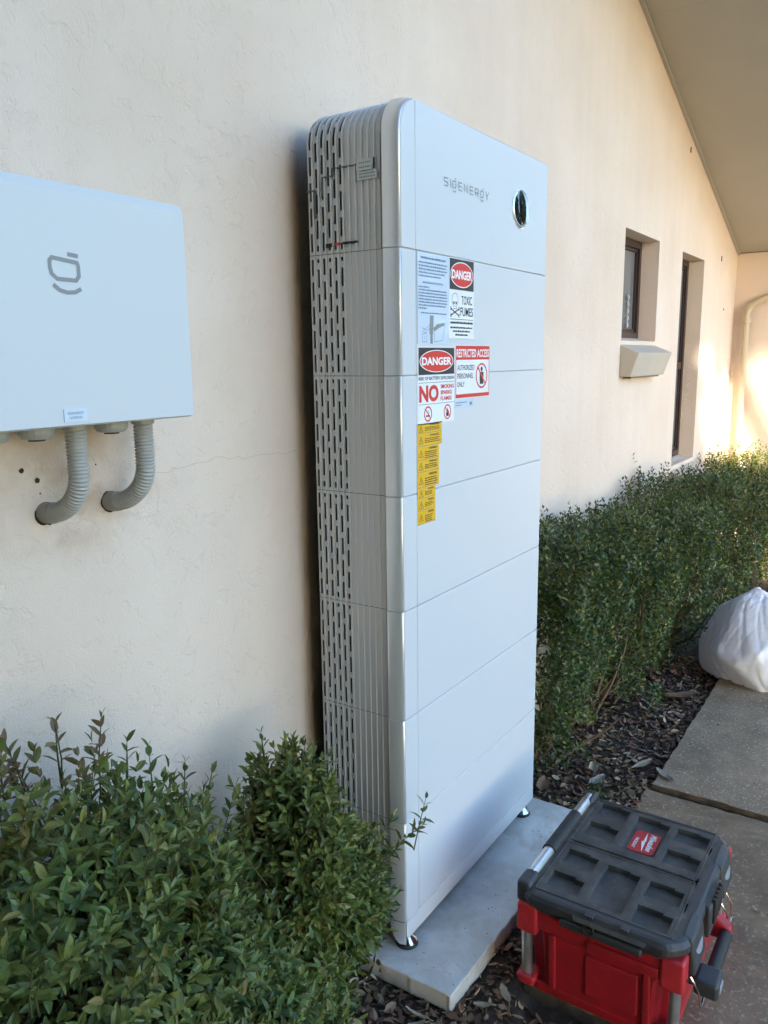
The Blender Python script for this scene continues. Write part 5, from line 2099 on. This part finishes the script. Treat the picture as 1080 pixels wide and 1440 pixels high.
t = MB()
vsx, fsx = text_mesh('Milwaukee', 0.02)
mn, mx = vsx.min(0), vsx.max(0)
s2 = (vsx - mn) / (mx - mn)
t.add([bmap(-0.040 + a * 0.078 + (b - .5) * 0.006, 0.006 + b * 0.017 + a * 0.004) for a, b in s2], fsx)
put_text(t, 'PACKOUT', -0.012, 0.036, -0.025, -0.0165, 0, 0.02, bmap)
# lightning stroke under the script
for tri in ([(-0.046, -0.004), (-0.004, 0.003), (0.002, -0.004)], [(0.046, 0.004), (-0.002, -0.008), (-0.008, 0.001)]):
    t.add([bmap(*q) for q in tri], [(0, 1, 2)])
t.build('lettering', M['print_white'], badge)

# carry tube along the wall side with a ribbed grip
hy, hz = -0.2660, 0.1485
hb = MB()
hb.tube([(0.150, hy, hz), (0.560, hy, hz)], 0.0145, 20)
handle = hb.build('carry_handle', M['alu'], lid, smooth=True)
gp, gr_ = [], []
x = 0.262
q = 0
while x < 0.452:
    gp.append((x, hy, hz))
    gr_.append((0.0185, 0.0185, 0.0170, 0.0170)[q % 4])
    x += 0.0022
    q += 1
MB().tube(gp, gr_, 18).build('grip', M['rubber'], handle, smooth=True)
for hx in (0.132, 0.562):
    k_ = MB()
    k_.box((hx - .036, hy - .020, 0.105), (hx + .026, hy + .0155, hz + .0125))
    k_.build('handle_mount', M['black'], lid, bevel=0.009, bseg=3)
# near end of the lid: finger ledge, lock plate and buttons
ns = MB()
ns.box((lx0 - .004, -0.555, 0.096), (lx0 + .012, -0.365, 0.116))
ns.build('end_ledge', M['black'], lid, bevel=0.006, bseg=2)
ns = MB()
ns.prism([(lx0 - .0085, -0.560, 0.128), (lx0 - .0085, -0.400, 0.128), (lx0 + .012, -0.385, 0.147), (lx0 + .012, -0.575, 0.147)], (0.012, 0, 0.002))
ns.build('end_lip', M['lid'], lid, bevel=0.002, bseg=1)
for y_ in (-0.435, -0.515):
    MB().box((lx0 - .004, y_ - .010, 0.1455), (lx0 + .014, y_ + .010, 0.1508)).build('clip_slot', M['black'], lid, bevel=0.0015)
kr = MB()
ring = []
for k in range(21):
    a = 2 * math.pi * k / 20
    ring.append((lx0 - .006 - 0.0, -0.437 + 0.012 * math.cos(a), 0.118 + 0.012 * math.sin(a)))
kr.tube(ring, 0.0016, 6)
kr.build('ring', M['rubber'], lid, smooth=True)
# front: two latches with pale inserts, middle hinge block, wire bails, swing handle
for lxc in (0.178, 0.478):
    l_ = MB()
    l_.hexa([(lxc - .052, ly0 - .014, 0.062), (lxc + .052, ly0 - .014, 0.062), (lxc + .052, ly0 + .012, 0.062), (lxc - .052, ly0 + .012, 0.062)],
            [(lxc - .048, ly0 - .004, 0.146), (lxc + .048, ly0 - .004, 0.146), (lxc + .048, ly0 + .022, 0.1515), (lxc - .048, ly0 + .022, 0.1515)])
    la = l_.build('latch', M['black'], lid, bevel=0.007, bseg=3)
    n_ = 20
    w_ = MB()
    rg = [(lxc + .030 * math.cos(2 * math.pi * k / n_), ly0 - .0100 + .0105 * (1 + math.sin(2 * math.pi * k / n_)) * .55, 0.112 + .020 * math.sin(2 * math.pi * k / n_)) for k in range(n_)]
    w_.prism(rg[::-1], (0, -0.0035, 0.001))
    w_.build('latch_insert', M['window_lens'], la, bevel=0.0012)
    bl = MB()
    bl.tube([(lxc - .026, by0 - .006, 0.040), (lxc - .026, by0 - .026, 0.010), (lxc - .022, by0 - .030, -0.028), (lxc + .022, by0 - .030, -0.028), (lxc + .026, by0 - .026, 0.010), (lxc + .026, by0 - .006, 0.040)], 0.0026, 8)
    bl.build('wire_bail', M['chrome'], tb, smooth=True)
hg = MB()
hg.box((0.268, ly0 - .012, 0.060), (0.392, ly0 + .010, 0.140))
hinge = hg.build('centre_block', M['black'], lid, bevel=0.006, bseg=2)
for k in range(5):
    MB().box((0.292 + k * .017, ly0 - .018, 0.085), (0.301 + k * .017, ly0 - .008, 0.148)).build('rib', M['rubber'], hinge, bevel=0.002)
sh = MB()
sh.tube([(0.235, by0 - .034, -0.010), (0.400, by0 - .034, -0.010)], 0.0155, 16)
hand = sh.build('swing_handle', M['rubber'], tb, smooth=True)
for hx in (0.225, 0.415):
    a_ = MB()
    a_.hexa([(hx - .016, by0 - .046, -0.028), (hx + .016, by0 - .046, -0.028), (hx + .016, by0 + .026, -0.030), (hx - .016, by0 + .026, -0.030)],
            [(hx - .016, by0 - .044, 0.008), (hx + .016, by0 - .044, 0.008), (hx + .016, by0 + .022, 0.040), (hx - .016, by0 + .022, 0.040)])
    a_.build('handle_lug', M['red'] if hx > .3 else M['black'], hand, bevel=0.006, bseg=2)
MB().box((0.150, by0 - .064, 0.000), (0.215, by0 - .012, 0.040)).build('latch_foot', M['black'], tb, bevel=0.008, bseg=3)
MB().box((0.166, by0 - .0665, 0.010), (0.196, by0 - .060, 0.030)).build('pale_tab', M['window_lens'], tb, bevel=0.002)

# ------------------------------------------------------------------ bin bag
bmb = bmesh.new()
bmesh.ops.create_icosphere(bmb, subdivisions=6, radius=1.0)
rs = random.Random(12)
cre = []
for k in range(22):
    n_ = Vector((rs.uniform(-1, 1), rs.uniform(-1, 1), rs.uniform(-.6, .6))).normalized()
    cre.append((n_, rs.uniform(2.2, 13.0), rs.uniform(0, 6.28), Vector((rs.uniform(-1, 1), rs.uniform(-1, 1), rs.uniform(-1, 1))).normalized()))
facets = []
for k in range(40):
    zc = 1 - 2 * (k + .5) / 40
    ph = k * 2.39996
    n_ = Vector((math.sqrt(1 - zc * zc) * math.cos(ph), math.sqrt(1 - zc * zc) * math.sin(ph), zc))
    n_ = (n_ + Vector((rs.uniform(-.3, .3), rs.uniform(-.3, .3), rs.uniform(-.3, .3)))).normalized()
    facets.append((n_, rs.uniform(.80, 1.0)))
for v in bmb.verts:
    d_ = v.co.normalized()
    acc = 0.0
    for n_, h_ in facets:
        c_ = d_.dot(n_)
        if c_ > 0.05:
            acc += (c_ / h_) ** 48
    r = acc ** (-1 / 48)
    for n_, fq, ph, g in cre[:12]:
        # sharp-edged tucks: the fold line is where the triangle wave turns
        t_ = abs(((d_.dot(n_) * fq + 0.5 * math.sin(2.3 * d_.dot(g) + ph) + ph) % 2.0) - 1.0)
        gate = max(0.0, math.sin(3 * d_.dot(g) + ph * 2)) ** 2
        r -= max(0.0, t_ - .80) * 0.30 / (fq ** .5) * gate
    x, y, z = d_.x * r, d_.y * r, d_.z * r
    if z > 0:
        k = 1 - 0.38 * z ** 1.3
        x, y = x * k, y * k
    zz_ = max(z, -0.55 + 0.03 * math.sin(7 * d_.x + 3) * math.sin(6 * d_.y))
    v.co = (x * 0.30, y * 0.28, zz_ * 0.29)
me = bpy.data.meshes.new('plastic_bag')
bmb.to_mesh(me)
bmb.free()
me.shade_smooth()
me.materials.append(M['bag'])
bag = bpy.data.objects.new('plastic_bag', me)
COL.objects.link(bag)
bag.location = (2.49, -0.41, 0.035)
bag.rotation_euler = (0, 0, 0.5)
tag(bag, 'crumpled white plastic bin bag slumped on the path against the hedge', 'plastic bag')


# ------------------------------------------------------------------ trees across the garden, behind the camera; some added only to block light
def tree(loc, h, blobs, label, n_=2600, seed=1, size=0.30):
    rng = np.random.default_rng(seed)
    root = thing('tree', loc, label, 'tree', 'trees across the garden')
    L = np.array(loc)
    t = MB()
    top = L + np.array([0.1, -0.1, h * .75])
    t.tube([L, L + np.array([.05, 0, h * .25]), L + np.array([0.0, .08, h * .5]), top], [h * .03, h * .024, h * .018, h * .008], 10)
    for b_, r in blobs:
        t.tube([L + np.array([0, 0, h * .3]), (L + np.array([0, 0, h * .35]) + np.array(b_)) / 2 + np.array([0, 0, .2]), np.array(b_)], [h * .014, h * .01, h * .004], 7)
    t.build('trunk', M['bark'], root, smooth=True)
    P_, D_ = [], []
    for c, r in blobs:
        m_ = int(n_ / len(blobs))
        d_ = unit(rng.normal(size=(m_, 3)))
        f = rng.uniform(.25, 1.0, m_) ** .5
        P_.append(np.array(c) + d_ * np.array(r) * f[:, None])
        D_.append(d_)
    P_, D_ = np.concatenate(P_), np.concatenate(D_)
    al = unit(D_ + rng.normal(scale=.6, size=D_.shape))
    no = unit(rng.normal(size=D_.shape) + np.array([0, 0, .5]))
    o = link('crown', leaves_mesh('crown', P_, al, no, size * rng.uniform(.6, 1.3, len(P_)), 'flat'), root, M['tree_leaf'])
    o['kind'] = 'stuff'


sh_ = np.array([SUN_H.x, SUN_H.y, 0.0])
pp_ = np.array([0.66, -0.75, 0.0])
B0 = np.array([0.0, 0.29, 0.0]) + 11.5 * sh_


def tpos(t_, d=0.0):
    q = B0 + t_ * pp_ + d * sh_
    return (float(q[0]), float(q[1]), -0.2)


def tb_(t_, z, rt, rz, d=0.0):
    q = B0 + t_ * pp_ + d * sh_
    return ((float(q[0]), float(q[1]), z), (rt, rt, rz))


tree(tpos(-1.6, .5), 12, [tb_(-1.6, 4.0, 2.0, 2.6), tb_(-1.0, 6.6, 1.8, 1.9), tb_(-2.6, 6.0, 1.9, 2.2), tb_(-1.6, 9.2, 2.3, 2.4)], 'tallest dark leafy tree across the garden', 14000, 71, .45)
tree(tpos(0.9), 11, [tb_(0.9, 3.6, 1.9, 2.3), tb_(0.4, 6.2, 2.0, 2.0), tb_(1.85, 6.2, 1.1, 1.8), tb_(1.98, 3.6, 0.85, 1.6), tb_(0.6, 9.0, 2.2, 2.3)], 'dark leafy tree in the middle of the garden trees', 20000, 72, .42)
tree(tpos(4.4, 1.0), 9.5, [tb_(3.2, 6.65, 1.3, 1.25, .3), tb_(4.6, 7.05, 1.9, 1.6, .6), tb_(2.5, 7.2, 1.2, 1.4, .3)], 'tall leafy tree across the garden with a high crown', 7000, 73, .42)
for k, (x_, y_) in enumerate(((-5.2, 0.1), (-5.0, -1.6), (-7.0, -4.4))):  # unseen trees added to keep sky light off the left side
    tree((x_, y_, -0.2), 9, [((x_, y_, 2.4), (1.8, 1.8, 2.6)), ((x_ + .3, y_ - .2, 5.4), (1.7, 1.7, 2.0)), ((x_ - .3, y_ + .1, 7.6), (1.5, 1.5, 1.6))],
         ('dense unseen tree added beside the house end wall to block light', 'dense unseen tree added to the left of the path to block light', 'dense unseen tree added at the left edge of the garden to block light')[k], 9000, 80 + k, .42)
for k, (x_, y_) in enumerate(((15.0, -6.2), (12.0, -9.5))):
    tree((x_, y_, -0.2), 6.5, [((x_, y_, 2.4), (2.4, 2.4, 2.5)), ((x_ + .3, y_ - .2, 4.8), (1.9, 1.9, 1.8))],
         ('bushy tree beyond the wing of the house', 'bushy tree at the far right of the garden')[k], 5000, 90 + k, .42)

for k, (t_, r_) in enumerate(((-2.6, 1.7), (-0.6, 1.7), (1.1, 1.25))):  # closer row of unseen trees added to block the sky on the left
    tree(tpos(t_, -5.0), 12, [tb_(t_, 4.2, r_, 2.2, -5.0), tb_(t_, 7.4, r_ + .1, 2.2, -5.2), tb_(t_ + .2, 10.4, r_, 2.0, -5.0)],
         ('very tall unseen tree added nearest the left end of the garden to block sky', 'very tall unseen tree added in the middle of the near row to block sky', 'very tall slender unseen tree added at the right of the near row to block sky')[k], 11000, 60 + k, .42)
